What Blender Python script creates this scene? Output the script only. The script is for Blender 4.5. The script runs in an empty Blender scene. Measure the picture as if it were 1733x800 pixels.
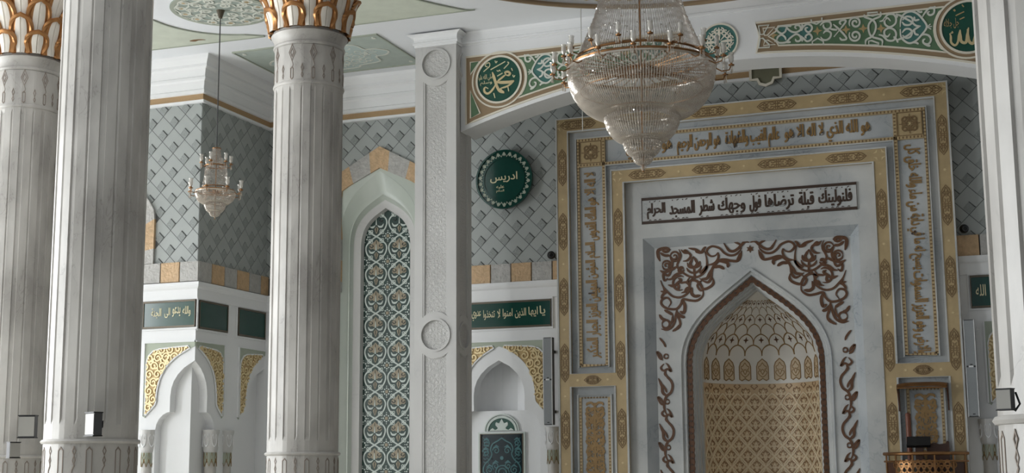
import bpy, bmesh, math, random
from mathutils import Vector, Matrix
from mathutils.geometry import tessellate_polygon
random.seed(7)
PI = math.pi
SC = bpy.context.scene
COL = SC.collection

# ------------------------------------------------------------------ camera
FPX, PIT, ROL, YAW = 2395.35, 0.16384, -0.00696, -0.36576
CAM = Vector((0, 0, 1.65))
_fw = Vector((math.sin(YAW), math.cos(YAW), 0)); _rt = Vector((math.cos(YAW), -math.sin(YAW), 0)); _up = Vector((0, 0, 1))
_f2 = _fw * math.cos(PIT) + _up * math.sin(PIT); _u2 = _up * math.cos(PIT) - _fw * math.sin(PIT)
_r3 = _rt * math.cos(ROL) + _u2 * math.sin(ROL); _u3 = _u2 * math.cos(ROL) - _rt * math.sin(ROL)
cd = bpy.data.cameras.new('camera'); cd.sensor_width = 36; cd.sensor_fit = 'HORIZONTAL'; cd.lens = FPX / 1733 * 36
cd.clip_start = .05; cd.clip_end = 200
co = bpy.data.objects.new('camera', cd); COL.objects.link(co)
co.matrix_world = Matrix(((_r3.x, _u3.x, -_f2.x, CAM.x), (_r3.y, _u3.y, -_f2.y, CAM.y), (_r3.z, _u3.z, -_f2.z, CAM.z), (0, 0, 0, 1)))
SC.camera = co

def ray(px, py):
    return _r3 * ((px - 866.5) / FPX) + _u3 * (-(py - 400) / FPX) + _f2
def PY(px, py, Y):
    d = ray(px, py); return CAM + d * (Y / d.y)

# ------------------------------------------------------------------ world and light
w = bpy.data.worlds.new('daylight'); SC.world = w; w.use_nodes = True
bg = w.node_tree.nodes['Background']; bg.inputs[0].default_value = (.86, .93, 1.0, 1); bg.inputs[1].default_value = .26
def area(name, loc, target, sx, sy, power, col):
    l = bpy.data.lights.new(name, 'AREA'); l.shape = 'RECTANGLE'; l.size = sx; l.size_y = sy; l.energy = power; l.color = col
    o = bpy.data.objects.new(name, l); COL.objects.link(o); o.location = loc
    o.rotation_euler = (Vector(target) - Vector(loc)).to_track_quat('-Z', 'Y').to_euler()
    return o
WIN_Y = (3.5, 8.0, 12.5, 16.6)
for wy, pw in zip(WIN_Y, (820, 650, 440, 160)):
    area('window_daylight', (-17.6, wy, 3.6), (0, wy, 2.8), 2.4, 5.2, pw, (.95, .98, 1.0))
vs = SC.view_settings
vs.view_transform = 'Standard'; vs.look = 'None'; vs.gamma = 1; vs.use_curve_mapping = False; vs.exposure = 0.34
SC.display_settings.display_device = 'sRGB'

# ------------------------------------------------------------------ materials
def lin(c):
    return tuple(((x / 255) / 12.92 if x / 255 <= .04045 else ((x / 255 + .055) / 1.055) ** 2.4) for x in c) + (1,)
def base_mat(name):
    m = bpy.data.materials.new(name); m.use_nodes = True
    nt = m.node_tree; b = nt.nodes['Principled BSDF']
    return m, nt, b
def N(nt, typ, **kw):
    n = nt.nodes.new(typ)
    for k, v in kw.items():
        if k.startswith('i_'): n.inputs[k[2:].replace('_', ' ')].default_value = v
        else: setattr(n, k, v)
    return n
def plain(name, rgb, rough=.5, metal=0, var=.06, scale=6, bump=0, bscale=60, spec=.5):
    m, nt, b = base_mat(name); L = nt.links.new
    tc = N(nt, 'ShaderNodeTexCoord'); nz = N(nt, 'ShaderNodeTexNoise'); nz.inputs['Scale'].default_value = scale; nz.inputs['Detail'].default_value = 5
    L(tc.outputs['Object'], nz.inputs['Vector'])
    mx = N(nt, 'ShaderNodeMix', data_type='RGBA'); c = lin(rgb)
    mx.inputs[6].default_value = tuple(x * (1 - var) for x in c[:3]) + (1,); mx.inputs[7].default_value = tuple(min(1, x * (1 + var)) for x in c[:3]) + (1,)
    L(nz.outputs[0], mx.inputs[0]); L(mx.outputs[2], b.inputs['Base Color'])
    b.inputs['Roughness'].default_value = rough; b.inputs['Metallic'].default_value = metal; b.inputs['Specular IOR Level'].default_value = spec
    if bump:
        n2 = N(nt, 'ShaderNodeTexNoise'); n2.inputs['Scale'].default_value = bscale; n2.inputs['Detail'].default_value = 3; L(tc.outputs['Object'], n2.inputs['Vector'])
        bp = N(nt, 'ShaderNodeBump'); bp.inputs['Strength'].default_value = bump; bp.inputs['Distance'].default_value = .02
        L(n2.outputs[0], bp.inputs['Height']); L(bp.outputs[0], b.inputs['Normal'])
    return m
def marble(name, light, vein, rough=.3, scale=1.2, amount=.5, stretch=(1, 1, 1), cloud=.5):
    m, nt, b = base_mat(name); L = nt.links.new
    tc = N(nt, 'ShaderNodeTexCoord'); mp = N(nt, 'ShaderNodeMapping'); mp.inputs['Scale'].default_value = stretch; mp.inputs['Rotation'].default_value = (.3, .5, .4)
    L(tc.outputs['Object'], mp.inputs[0])
    n1 = N(nt, 'ShaderNodeTexNoise'); n1.inputs['Scale'].default_value = scale * 2; n1.inputs['Detail'].default_value = 8; n1.inputs['Distortion'].default_value = 1.2
    L(mp.outputs[0], n1.inputs['Vector'])
    a = N(nt, 'ShaderNodeMath', operation='SUBTRACT'); a.inputs[1].default_value = .5; L(n1.outputs[0], a.inputs[0])
    ab = N(nt, 'ShaderNodeMath', operation='ABSOLUTE'); L(a.outputs[0], ab.inputs[0])
    mr = N(nt, 'ShaderNodeMapRange'); mr.inputs[1].default_value = 0; mr.inputs[2].default_value = .045; mr.inputs[3].default_value = amount; mr.inputs[4].default_value = 0; L(ab.outputs[0], mr.inputs[0])
    n2 = N(nt, 'ShaderNodeTexNoise'); n2.inputs['Scale'].default_value = scale * .9; n2.inputs['Detail'].default_value = 6; L(mp.outputs[0], n2.inputs['Vector'])
    m2 = N(nt, 'ShaderNodeMapRange'); m2.inputs[1].default_value = .38; m2.inputs[2].default_value = .7; m2.inputs[3].default_value = 0; m2.inputs[4].default_value = cloud; L(n2.outputs[0], m2.inputs[0])
    mm = N(nt, 'ShaderNodeMath', operation='MULTIPLY'); L(mr.outputs[0], mm.inputs[0])
    m3 = N(nt, 'ShaderNodeMapRange'); m3.inputs[1].default_value = .45; m3.inputs[2].default_value = .6; L(n2.outputs[0], m3.inputs[0]); L(m3.outputs[0], mm.inputs[1])
    mx = N(nt, 'ShaderNodeMath', operation='MAXIMUM'); L(mm.outputs[0], mx.inputs[0]); L(m2.outputs[0], mx.inputs[1])
    c = N(nt, 'ShaderNodeMix', data_type='RGBA'); c.inputs[6].default_value = lin(light); c.inputs[7].default_value = lin(vein)
    L(mx.outputs[0], c.inputs[0]); L(c.outputs[2], b.inputs['Base Color']); b.inputs['Roughness'].default_value = rough
    return m
def carved(name, rgb, vein, scale=24):
    """marble with a shallow interlace carved into it"""
    m = marble(name, rgb, vein, .45, 1.1, .35, cloud=.3); nt = m.node_tree; b = nt.nodes['Principled BSDF']; L = nt.links.new
    tc = N(nt, 'ShaderNodeTexCoord'); prev = None
    for rot, sc in ((.785, 1.0), (-.785, 1.0)):
        mp = N(nt, 'ShaderNodeMapping'); mp.inputs['Rotation'].default_value = (0, rot, 0); L(tc.outputs['Object'], mp.inputs[0])
        wv = N(nt, 'ShaderNodeTexWave', wave_type='BANDS', bands_direction='X'); wv.inputs['Scale'].default_value = 4.2; wv.inputs['Distortion'].default_value = 2.2; wv.inputs['Detail'].default_value = 1; wv.inputs['Detail Scale'].default_value = 3
        L(mp.outputs[0], wv.inputs['Vector'])
        if prev is None: prev = wv
        else:
            mx = N(nt, 'ShaderNodeMath', operation='MAXIMUM'); L(prev.outputs['Fac'], mx.inputs[0]); L(wv.outputs['Fac'], mx.inputs[1]); prev = mx
    vo = N(nt, 'ShaderNodeTexVoronoi', feature='DISTANCE_TO_EDGE'); vo.inputs['Scale'].default_value = scale; L(tc.outputs['Object'], vo.inputs['Vector'])
    mr = N(nt, 'ShaderNodeMapRange'); mr.inputs[1].default_value = 0; mr.inputs[2].default_value = .16; L(vo.outputs[0], mr.inputs[0])
    ad = N(nt, 'ShaderNodeMath', operation='MULTIPLY'); L(prev.outputs[0], ad.inputs[0]); L(mr.outputs[0], ad.inputs[1])
    bp = N(nt, 'ShaderNodeBump'); bp.inputs['Strength'].default_value = .45; bp.inputs['Distance'].default_value = .012
    L(ad.outputs[0], bp.inputs['Height']); L(bp.outputs[0], b.inputs['Normal'])
    return m
def crystal(name, rgb, alpha=.8, rough=.12):
    m, nt, b = base_mat(name); L = nt.links.new
    b.inputs['Base Color'].default_value = lin(rgb); b.inputs['Roughness'].default_value = rough; b.inputs['Metallic'].default_value = .35; b.inputs['Specular IOR Level'].default_value = .9
    tr = N(nt, 'ShaderNodeBsdfTransparent'); mx = N(nt, 'ShaderNodeMixShader'); mx.inputs[0].default_value = alpha
    out = nt.nodes['Material Output']; L(tr.outputs[0], mx.inputs[1]); L(b.outputs[0], mx.inputs[2]); L(mx.outputs[0], out.inputs[0])
    return m
M = {}
M['plaster'] = plain('white plaster', (236, 237, 238), .7, var=.015)
M['ceiling'] = plain('ceiling paint', (236, 238, 241), .8, var=.015)
M['column'] = marble('column marble', (190, 187, 182), (104, 99, 94), .4, 1.8, .6, (1.8, 1.8, .8), .5)
M['engrave'] = plain('engraved line', (138, 126, 116), .7)
M['pillar'] = marble('pillar marble', (206, 205, 203), (160, 160, 160), .4, .9, .4, cloud=.3)
M['carve'] = carved('carved marble', (202, 201, 199), (160, 158, 156))
M['tile'] = plain('stone tile', (168, 173, 171), .45, var=.05, scale=3)
M['tile_inset'] = plain('textured tile inset', (156, 161, 159), .7, var=.2, scale=70, bump=.8, bscale=90)
M['grout_and_shadow'] = plain('dark grout and painted shadow', (92, 95, 94), .9)  # wall joints, and the painted shadow strips beside the tile blocks
M['stone_tan'] = plain('tan travertine', (202, 170, 132), .5, var=.32, scale=16, bump=.9, bscale=25)
M['stone_grey'] = plain('grey travertine', (182, 180, 176), .5, var=.28, scale=16, bump=.9, bscale=25)
M['gold_strip'] = plain('gold mosaic strip', (176, 146, 108), .6, var=.35, scale=80)
M['panel_green'] = plain('green enamel panel', (14, 66, 57), .16, var=.25, scale=2.5)
M['panel_edge'] = plain('bronze panel edge', (96, 88, 74), .4, .3)
M['letter'] = plain('pale gold lettering', (222, 214, 176), .4)
M['sage'] = plain('sage green field', (176, 184, 168), .7)
M['relief'] = plain('gilded relief ground', (188, 162, 116), .5, .25, var=.3, scale=30)
M['relief_hi'] = plain('gilded relief scroll', (226, 206, 160), .4, .25, var=.15)
M['green_marble'] = marble('pale green marble', (206, 212, 204), (150, 166, 154), .3, 1.0, .4, (1, 1, .5), .5)
M['mosaic'] = plain('deep green mosaic', (8, 52, 45), .35, var=.3, scale=8)
M['mosaic_white'] = plain('mosaic white', (206, 216, 210), .4, var=.08)
M['mosaic_beige'] = plain('mosaic beige', (160, 148, 124), .4, var=.12)
M['mosaic_dark'] = plain('mosaic dark', (24, 34, 30), .4)
M['gold'] = plain('gold stone band', (184, 162, 122), .36, .1, var=.26, scale=5)
M['gold_dark'] = plain('dark inlay on gold', (128, 104, 70), .5, .1)
M['gold_light'] = plain('pale gilding', (214, 196, 152), .4, .2)
M['mihrab'] = marble('mihrab grey marble', (190, 194, 196), (124, 134, 142), .2, 1.6, .7, cloud=.5)
M['mihrab_light'] = marble('mihrab pale marble', (204, 205, 203), (144, 151, 156), .2, 1.6, .65, cloud=.5)
M['brown'] = plain('brown carved inlay', (92, 60, 36), .45, .15, var=.25, scale=12)
M['ink'] = plain('dark brown inlay', (62, 44, 32), .45)
M['kufic'] = plain('gilded inscription', (146, 116, 72), .4, .2, var=.2, scale=14)
M['niche_tan'] = plain('tan niche lattice ground', (208, 182, 146), .4, .1, var=.12, scale=6)
M['niche_line'] = plain('pale lattice line', (232, 216, 186), .4)
M['niche_white'] = marble('niche white marble', (228, 225, 218), (190, 188, 184), .22, 1.2, .3, cloud=.3)
M['cartouche'] = plain('pale cartouche', (204, 184, 154), .45, var=.1)
M['motif'] = plain('lattice motif', (152, 120, 86), .45, var=.2)
M['bead'] = plain('dark bead', (116, 90, 58), .5)
M['hall'] = plain('unseen dark side wall', (112, 108, 100), .8)  # kept dark so the added side wall bounces little light
M['brass'] = plain('polished brass', (152, 112, 74), .3, .85, var=.1)
M['capital_gold'] = plain('copper gold leaf edge', (172, 124, 78), .32, .7, var=.2, scale=14)
M['capital_white'] = plain('capital leaf plaster', (226, 220, 210), .5, var=.08)
M['beam_green'] = plain('beam olive green', (92, 122, 92), .7, var=.12)
M['beam_teal'] = plain('beam teal', (70, 118, 112), .7, var=.1)
M['beam_brown'] = plain('beam brown border', (150, 128, 100), .7, var=.06)
M['cream'] = plain('cream paint', (228, 222, 206), .7, var=.04)
M['scroll'] = plain('pale scroll paint', (216, 218, 208), .7, var=.04)
M['medal_green'] = plain('medallion green', (16, 76, 62), .35, var=.2, scale=5)
M['ceil_green'] = plain('ceiling sage panel', (204, 209, 194), .8, var=.14, scale=5)
M['ceil_teal'] = plain('ceiling teal panel', (186, 200, 196), .8, var=.1, scale=3)
M['ceil_grey'] = plain('ceiling grey green panel', (178, 188, 180), .8, var=.12, scale=6)
M['ceil_dark'] = plain('ceiling dark border', (168, 174, 160), .8)
M['stain'] = plain('water stain', (124, 92, 62), .9, var=.4, scale=20)
M['dome_band'] = plain('brown dome band', (120, 72, 40), .6, var=.2)
M['black'] = plain('black metal', (22, 22, 23), .45)
M['lamp_glass'] = plain('lamp front glass', (158, 156, 150), .3)
M['lamp_grey'] = plain('dark lamp housing', (70, 70, 72), .5)
M['speaker'] = plain('silver speaker grille', (150, 154, 156), .45, .3, var=.15, scale=90)
M['crystal'] = crystal('crystal strand', (216, 207, 195), .46)
M['crystal_skirt'] = crystal('crystal curtain', (206, 198, 188), .32)
M['glint'] = plain('faceted crystal', (236, 234, 230), .06, .75, var=.02)
M['rim'] = plain('crystal rim', (214, 206, 194), .18, .5, var=.1, scale=60)
M['olive'] = plain('olive tab', (118, 118, 96), .7, var=.1)
M['medal_ground'] = plain('medallion ground', (158, 168, 160), .8, var=.2, scale=6)
M['flame_glass'] = crystal('lamp cup glass', (226, 222, 214), .6)
M['teal_dark'] = plain('dark teal tile', (10, 36, 44), .2, var=.3, scale=6)
M['teal_line'] = plain('teal tile line', (66, 116, 120), .3, var=.2)
M['wood'] = plain('dark wood', (70, 42, 28), .4, var=.25, scale=20)
M['redwood'] = plain('reddish wood', (122, 70, 50), .4, var=.2, scale=20)
M['floor'] = plain('pale stone floor', (214, 210, 200), .95, var=.1)
M['outside'] = plain('hall wall paint', (222, 220, 214), .8)
M['wire'] = plain('pale wire', (206, 206, 200), .5)

# ------------------------------------------------------------------ helpers
def smooth(pts, n=5, closed=False):
    if len(pts) < 3: return [tuple(p) for p in pts]
    P = [Vector(p) for p in pts]; out = []; m = len(P)
    for i in range(m if closed else m - 1):
        p0 = P[i - 1] if (closed or i > 0) else P[0] * 2 - P[1]
        p1 = P[i]; p2 = P[(i + 1) % m]
        p3 = P[(i + 2) % m] if (closed or i + 2 < m) else p2 * 2 - p1
        for k in range(n):
            t = k / n
            out.append(tuple(.5 * ((2 * p1) + (p2 - p0) * t + (2 * p0 - 5 * p1 + 4 * p2 - p3) * t * t + (3 * p1 - p0 - 3 * p2 + p3) * t ** 3)))
    if not closed: out.append(tuple(P[-1]))
    return out
def plane_fr(o, u, v, n):
    o, u, v, n = Vector(o), Vector(u), Vector(v), Vector(n)
    return lambda a, b, h=0: o + u * a + v * b + n * h
def wallY(Y): return plane_fr((0, Y, 0), (1, 0, 0), (0, 0, 1), (0, -1, 0))          # faces the camera side
def wallX(X): return plane_fr((X, 0, 0), (0, 1, 0), (0, 0, 1), (1, 0, 0))           # faces +X, u runs into depth
def ceilZ(Z): return plane_fr((0, 0, Z), (1, 0, 0), (0, 1, 0), (0, 0, -1))
def cyl_fr(cx, cy, r): return lambda a, b, h=0: Vector((cx + (r + h) * math.sin(a), cy - (r + h) * math.cos(a), b))
class MB:
    def __init__(s): s.v = []; s.f = []; s.c = 0
    def add(s, p): s.v.append(Vector(p)); return len(s.v) - 1
    def face(s, *pts): s.f.append([s.add(p) for p in pts])
    def box(s, x0, x1, y0, y1, z0, z1):
        b = len(s.v)
        for z in (z0, z1):
            for x, y in ((x0, y0), (x1, y0), (x1, y1), (x0, y1)): s.add((x, y, z))
        for q in ((3, 2, 1, 0), (4, 5, 6, 7), (0, 1, 5, 4), (1, 2, 6, 5), (2, 3, 7, 6), (3, 0, 4, 7)): s.f.append([b + i for i in q])
    def fbox(s, fr, u0, u1, v0, v1, h0, h1, bev=0):
        b = len(s.v); e = bev
        for (a, c, h) in ((u0, v0, h0), (u1, v0, h0), (u1, v1, h0), (u0, v1, h0), (u0 + e, v0 + e, h1), (u1 - e, v0 + e, h1), (u1 - e, v1 - e, h1), (u0 + e, v1 - e, h1)): s.add(fr(a, c, h))
        for q in ((3, 2, 1, 0), (4, 5, 6, 7), (0, 1, 5, 4), (1, 2, 6, 5), (2, 3, 7, 6), (3, 0, 4, 7)): s.f.append([b + i for i in q])
    def poly(s, fr, out, holes=(), h0=0, h1=.01, sides=True, back=False):
        loops = [list(out)] + [list(h) for h in holes]
        tri = tessellate_polygon([[Vector((p[0], p[1], 0)) for p in l] for l in loops])
        flat = [p for l in loops for p in l]
        b = len(s.v)
        for p in flat: s.add(fr(p[0], p[1], h1))
        for t in tri: s.f.append([b + i for i in t])
        if sides or back:
            c = len(s.v)
            for p in flat: s.add(fr(p[0], p[1], h0))
            if back:
                for t in tri: s.f.append([c + i for i in reversed(t)])
            k = 0
            for l in loops:
                m = len(l)
                for i in range(m):
                    j = (i + 1) % m; s.f.append([c + k + i, c + k + j, b + k + j, b + k + i])
                k += m
    def ribbon(s, fr, pts, w, h0=0, h1=.008, closed=False, ends=None):
        """raised flat strip along pts; w half-width, number or function of 0..1"""
        n = len(pts)
        if n < 2: return
        s.c += 1; h1 += (s.c * 5 % 13) * .00022      # crossing strands never share one plane
        P = [Vector((p[0], p[1])) for p in pts]; b = len(s.v)
        for i in range(n):
            if closed: d = P[(i + 1) % n] - P[i - 1]
            else: d = P[min(i + 1, n - 1)] - P[max(i - 1, 0)]
            if d.length < 1e-9: d = Vector((1, 0))
            d.normalize(); nn = Vector((-d.y, d.x)); hw = w(i / (n - 1)) if callable(w) else w
            a = P[i] + nn * hw; c = P[i] - nn * hw
            s.add(fr(a.x, a.y, h0)); s.add(fr(a.x, a.y, h1)); s.add(fr(c.x, c.y, h1)); s.add(fr(c.x, c.y, h0))
        for i in range(n if closed else n - 1):
            j = (i + 1) % n; p = b + 4 * i; q = b + 4 * j
            for k in range(3): s.f.append([p + k, p + k + 1, q + k + 1, q + k])
        if not closed:
            s.f.append([b, b + 1, b + 2, b + 3]); e = b + 4 * (n - 1); s.f.append([e + 3, e + 2, e + 1, e])
    def disc(s, fr, u, v, r, h0=0, h1=.01, n=16, a0=0, ry=None):
        ry = ry or r
        s.poly(fr, [(u + r * math.cos(a0 + 2 * PI * k / n), v + ry * math.sin(a0 + 2 * PI * k / n)) for k in range(n)], (), h0, h1)
    def tube(s, pts, r, n=8, closed=False):
        P = [Vector(p) for p in pts]; m = len(P); b = len(s.v); ref = Vector((.13, .27, .95))
        for i in range(m):
            d = (P[(i + 1) % m] - P[i - 1]) if closed else (P[min(i + 1, m - 1)] - P[max(i - 1, 0)])
            d.normalize(); a = d.cross(ref)
            if a.length < 1e-3: a = d.cross(Vector((1, 0, 0)))
            a.normalize(); c = d.cross(a); rr = r(i / (m - 1)) if callable(r) else r
            for k in range(n):
                t = 2 * PI * k / n; s.add(P[i] + a * (math.cos(t) * rr) + c * (math.sin(t) * rr))
        for i in range(m if closed else m - 1):
            j = (i + 1) % m
            for k in range(n):
                l = (k + 1) % n; s.f.append([b + i * n + k, b + i * n + l, b + j * n + l, b + j * n + k])
        if not closed:
            s.f.append([b + k for k in reversed(range(n))]); s.f.append([b + (m - 1) * n + k for k in range(n)])
    def lathe(s, c, prof, n=32, a0=0, a1=2 * PI):
        full = abs(a1 - a0 - 2 * PI) < 1e-6; b = len(s.v); m = len(prof); cols = n if full else n + 1
        for k in range(cols):
            t = a0 + (a1 - a0) * k / n
            for r, z in prof: s.add((c[0] + r * math.sin(t), c[1] - r * math.cos(t), c[2] + z))
        for k in range(n):
            l = (k + 1) % cols
            for i in range(m - 1): s.f.append([b + k * m + i, b + l * m + i, b + l * m + i + 1, b + k * m + i + 1])
    def mesh(s, fr, me):
        b = len(s.v)
        for p in me.vertices: s.add(fr(*p.co))
        for p in me.polygons: s.f.append([b + i for i in p.vertices])
def obj(name, mb, mat, parent=None, sm=False, loc=None):
    base = Vector(loc) if loc is not None else Vector((0, 0, 0))
    if parent is not None: base = Vector(parent.get('_o', (0, 0, 0)))
    me = bpy.data.meshes.new(name); me.from_pydata([p - base for p in mb.v], [], mb.f); me.update()
    bm = bmesh.new(); bm.from_mesh(me); bmesh.ops.remove_doubles(bm, verts=bm.verts, dist=1e-5); bmesh.ops.recalc_face_normals(bm, faces=bm.faces); bm.to_mesh(me); bm.free()
    if sm:
        for p in me.polygons: p.use_smooth = True
        me.set_sharp_from_angle(angle=math.radians(42))
    me.materials.append(M[mat] if isinstance(mat, str) else mat)
    o = bpy.data.objects.new(name, me); COL.objects.link(o); o['_o'] = tuple(base)
    if parent is not None: o.parent = parent
    else: o.location = base
    return o
def tag(o, label=None, cat=None, group=None, kind=None):
    if label: o['label'] = label
    if cat: o['category'] = cat
    if group: o['group'] = group
    if kind: o['kind'] = kind
    return o
def thing(name, label, cat, loc, group=None):
    o = bpy.data.objects.new(name, None); COL.objects.link(o); o.location = loc; o['_o'] = tuple(loc); o.empty_display_size = .1
    return tag(o, label, cat, group, None if name == 'niche_column' else 'thing')
def struct(name, mb, mat, label=None, sm=False):
    o = obj(name, mb, mat, None, sm); o['kind'] = 'structure'
    if label: o['label'] = label
    return o
def merge(host, *kids):
    """put surface pattern into the mesh of the part it lies on, keeping its own material"""
    for ch in kids:
        me = host.data; n0 = len(me.materials); f0 = len(me.polygons)
        for m in ch.data.materials: me.materials.append(m)
        bm = bmesh.new(); bm.from_mesh(me); bm.from_mesh(ch.data); bm.faces.ensure_lookup_table()
        for f in bm.faces[f0:]: f.material_index += n0
        bm.to_mesh(me); bm.free(); d = ch.data; bpy.data.objects.remove(ch); bpy.data.meshes.remove(d)
    return host
def rect(u0, u1, v0, v1): return [(u0, v0), (u1, v0), (u1, v1), (u0, v1)]
def arc(cx, cy, r, a0, a1, n=12, ry=None):
    ry = ry or r
    return [(cx + r * math.cos(a0 + (a1 - a0) * k / n), cy + ry * math.sin(a0 + (a1 - a0) * k / n)) for k in range(n + 1)]
def spiral(cx, cy, r0, r1, a0, turns, n=18):
    m = int(n * abs(turns)) + 2; out = []
    for k in range(m):
        t = k / (m - 1); r = r0 + (r1 - r0) * t; a = a0 + turns * 2 * PI * t
        out.append((cx + r * math.cos(a), cy + r * math.sin(a)))
    return out
def inside(p, poly):
    x, y = p; c = False; n = len(poly)
    for i in range(n):
        x0, y0 = poly[i]; x1, y1 = poly[i - 1]
        if (y0 > y) != (y1 > y) and x < (x1 - x0) * (y - y0) / (y1 - y0) + x0: c = not c
    return c
def scrollfill(mb, fr, poly, r, w, h0, h1, seed=1, leaf=True):
    """arabesque filling: spirals with leaf tips, kept inside the outline"""
    rng = random.Random(seed); us = [p[0] for p in poly]; vs_ = [p[1] for p in poly]
    y = min(vs_); row = 0
    def put(pts, ww):
        run = []
        for p in pts + [None]:
            if p is not None and inside(p, poly): run.append(p)
            else:
                if len(run) > 2: mb.ribbon(fr, run, ww, h0, h1)
                run = []
    while y < max(vs_) + r:
        x = min(us) + (r * .9 if row % 2 else 0)
        while x < max(us) + r:
            d = 1 if (row + int(x / r)) % 2 else -1
            a = rng.uniform(0, 6.28)
            put(spiral(x, y, r * .95, r * .18, a, d * 1.35, 16), w)
            if leaf:
                q = a + 2.2
                put([(x + r * .9 * math.cos(q), y + r * .9 * math.sin(q)), (x + r * 1.25 * math.cos(q + .3 * d), y + r * 1.25 * math.sin(q + .3 * d)), (x + r * 1.35 * math.cos(q + .7 * d), y + r * 1.35 * math.sin(q + .7 * d))], w * 1.4)
            x += r * 1.9
        y += r * 1.65; row += 1
def taper(w, a=.25, b=.25, m=.15):
    def f(t):
        k = 1.0
        if t < a: k = min(k, m + (1 - m) * t / a)
        if t > 1 - b: k = min(k, m + (1 - m) * (1 - t) / b)
        return w * k
    return f
def leafw(w): return lambda t: w * (.25 + .75 * math.sin(PI * min(1, t * 1.02)) )

# Arabic text: letters put into their joined forms, right to left
_F = {}; _b = 0xFE80
for _c, _n in [('ء', 1), ('آ', 2), ('أ', 2), ('ؤ', 2), ('إ', 2), ('ئ', 4), ('ا', 2), ('ب', 4), ('ة', 2), ('ت', 4), ('ث', 4), ('ج', 4), ('ح', 4), ('خ', 4), ('د', 2), ('ذ', 2), ('ر', 2), ('ز', 2), ('س', 4), ('ش', 4), ('ص', 4), ('ض', 4), ('ط', 4), ('ظ', 4), ('ع', 4), ('غ', 4), ('ف', 4), ('ق', 4), ('ك', 4), ('ل', 4), ('م', 4), ('ن', 4), ('ه', 4), ('و', 2), ('ى', 2), ('ي', 4)]:
    _F[_c] = [chr(_b + i) for i in range(_n)]; _b += _n
_LA = {'آ': 0xFEF5, 'أ': 0xFEF7, 'إ': 0xFEF9, 'ا': 0xFEFB}
def shape_ar(s):
    out = []; prev = False; i = 0
    while i < len(s):
        c = s[i]
        if c not in _F: out.append(c); prev = False; i += 1; continue
        if c == 'ل' and i + 1 < len(s) and s[i + 1] in _LA:
            out.append(chr(_LA[s[i + 1]] + (1 if prev else 0))); prev = False; i += 2; continue
        f = _F[c]; nx = i + 1 < len(s) and s[i + 1] in _F and s[i + 1] != 'ء' and len(f) == 4
        out.append((f[3] if nx else f[1]) if prev and len(f) > 1 else (f[2] if nx else f[0])); prev = len(f) == 4; i += 1
    return ''.join(reversed(out))
def text_mesh(s, bold=.0, ext=.006):
    c = bpy.data.curves.new('lettering', 'FONT'); c.body = shape_ar(s); c.size = 1; c.offset = bold; c.extrude = .5; c.resolution_u = 4
    o = bpy.data.objects.new('lettering', c); COL.objects.link(o)
    bpy.context.view_layer.update()
    me = bpy.data.meshes.new_from_object(o.evaluated_get(bpy.context.evaluated_depsgraph_get()))
    bpy.data.objects.remove(o); bpy.data.curves.remove(c)
    return me
def letters(mb, fr, s, u0, u1, v0, v1, h=.008, bold=.006, rot=0, fat=0, wide=.008):
    """fit the words into a rectangle of the frame; rot=1 reads upwards, rot=-1 downwards"""
    me = text_mesh(s, bold); xs = [p.co.x for p in me.vertices]; ys = [p.co.y for p in me.vertices]
    x0, x1, y0, y1 = min(xs), max(xs), min(ys), max(ys); b = len(mb.v)
    for p in me.vertices:
        a = (p.co.x - x0) / (x1 - x0); c = (p.co.y - y0) / (y1 - y0); hh = h if p.co.z > 0 else 0
        if rot == 0: q = fr(u0 + (u1 - u0) * a, v0 + (v1 - v0) * c, hh)
        elif rot == 1: q = fr(u1 - (u1 - u0) * c, v0 + (v1 - v0) * a, hh)
        else: q = fr(u0 + (u1 - u0) * c, v1 - (v1 - v0) * a, hh)
        mb.add(q)
    for p in me.polygons: mb.f.append([b + i for i in p.vertices])
    n = len(me.vertices)
    for k in range(1, fat + 1):               # widen the pen strokes
        c = len(mb.v); d = fr(u0 + wide * (k if rot == 0 else 0), v0 + wide * (k if rot else 0), -.0004 * k) - fr(u0, v0, 0)
        for i in range(n): mb.add(mb.v[b + i] + d)
        for p in me.polygons: mb.f.append([c + i for i in p.vertices])
    bpy.data.meshes.remove(me)

# ================================================================== STRUCTURE
YB, YL, XS = 20.08, 18.08, -12.018          # back wall, projecting wall face, its return face
ZC, AX, YBEAM = 7.98, -4.0, 18.42           # ceiling, axis of the prayer niche, face of the arch beam
DOME = (-4.0, 14.75, 3.60)
mb = MB(); mb.box(-18, 9, -3, 22, -.2, 0); struct('floor', mb, 'floor')

# ceiling with the dome opening
mb = MB(); mb.poly(ceilZ(ZC), rect(-17, 9, -1.5, 20.6), [[(DOME[0] + DOME[2] * math.cos(2 * PI * k / 72), DOME[1] + DOME[2] * math.sin(2 * PI * k / 72)) for k in range(72)]], -.25, 0, True, True)
ceil = struct('ceiling', mb, 'ceiling')
mb = MB(); mb.lathe((DOME[0], DOME[1], ZC), [(DOME[2] + .02, 0), (DOME[2] + .02, .62), (3.55, .75)] , 72); drum = obj('dome_drum', mb, 'dome_band', ceil, True)
mb = MB(); mb.lathe((DOME[0], DOME[1], ZC), [(3.78, .62)] + [(3.7 * math.cos(a), .75 + 3.5 * math.sin(a)) for a in [i * PI / 24 for i in range(13)]], 72); obj('dome', mb, 'ceiling', ceil, True)
mb = MB(); mb.lathe((DOME[0], DOME[1], ZC), [(DOME[2] + .03, .0), (DOME[2] + .05, -.03), (DOME[2] + .0, -.035), (DOME[2] - .02, -.015), (DOME[2] - .02, .015), (DOME[2] + .02, .03)], 96); struct('trim_3', mb, 'beam_brown', None, True)
mb = MB(); dfr = lambda a, b, h=0: Vector((DOME[0] + (DOME[2] - h) * math.sin(a), DOME[1] + (DOME[2] - h) * math.cos(a), ZC + b))
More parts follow.
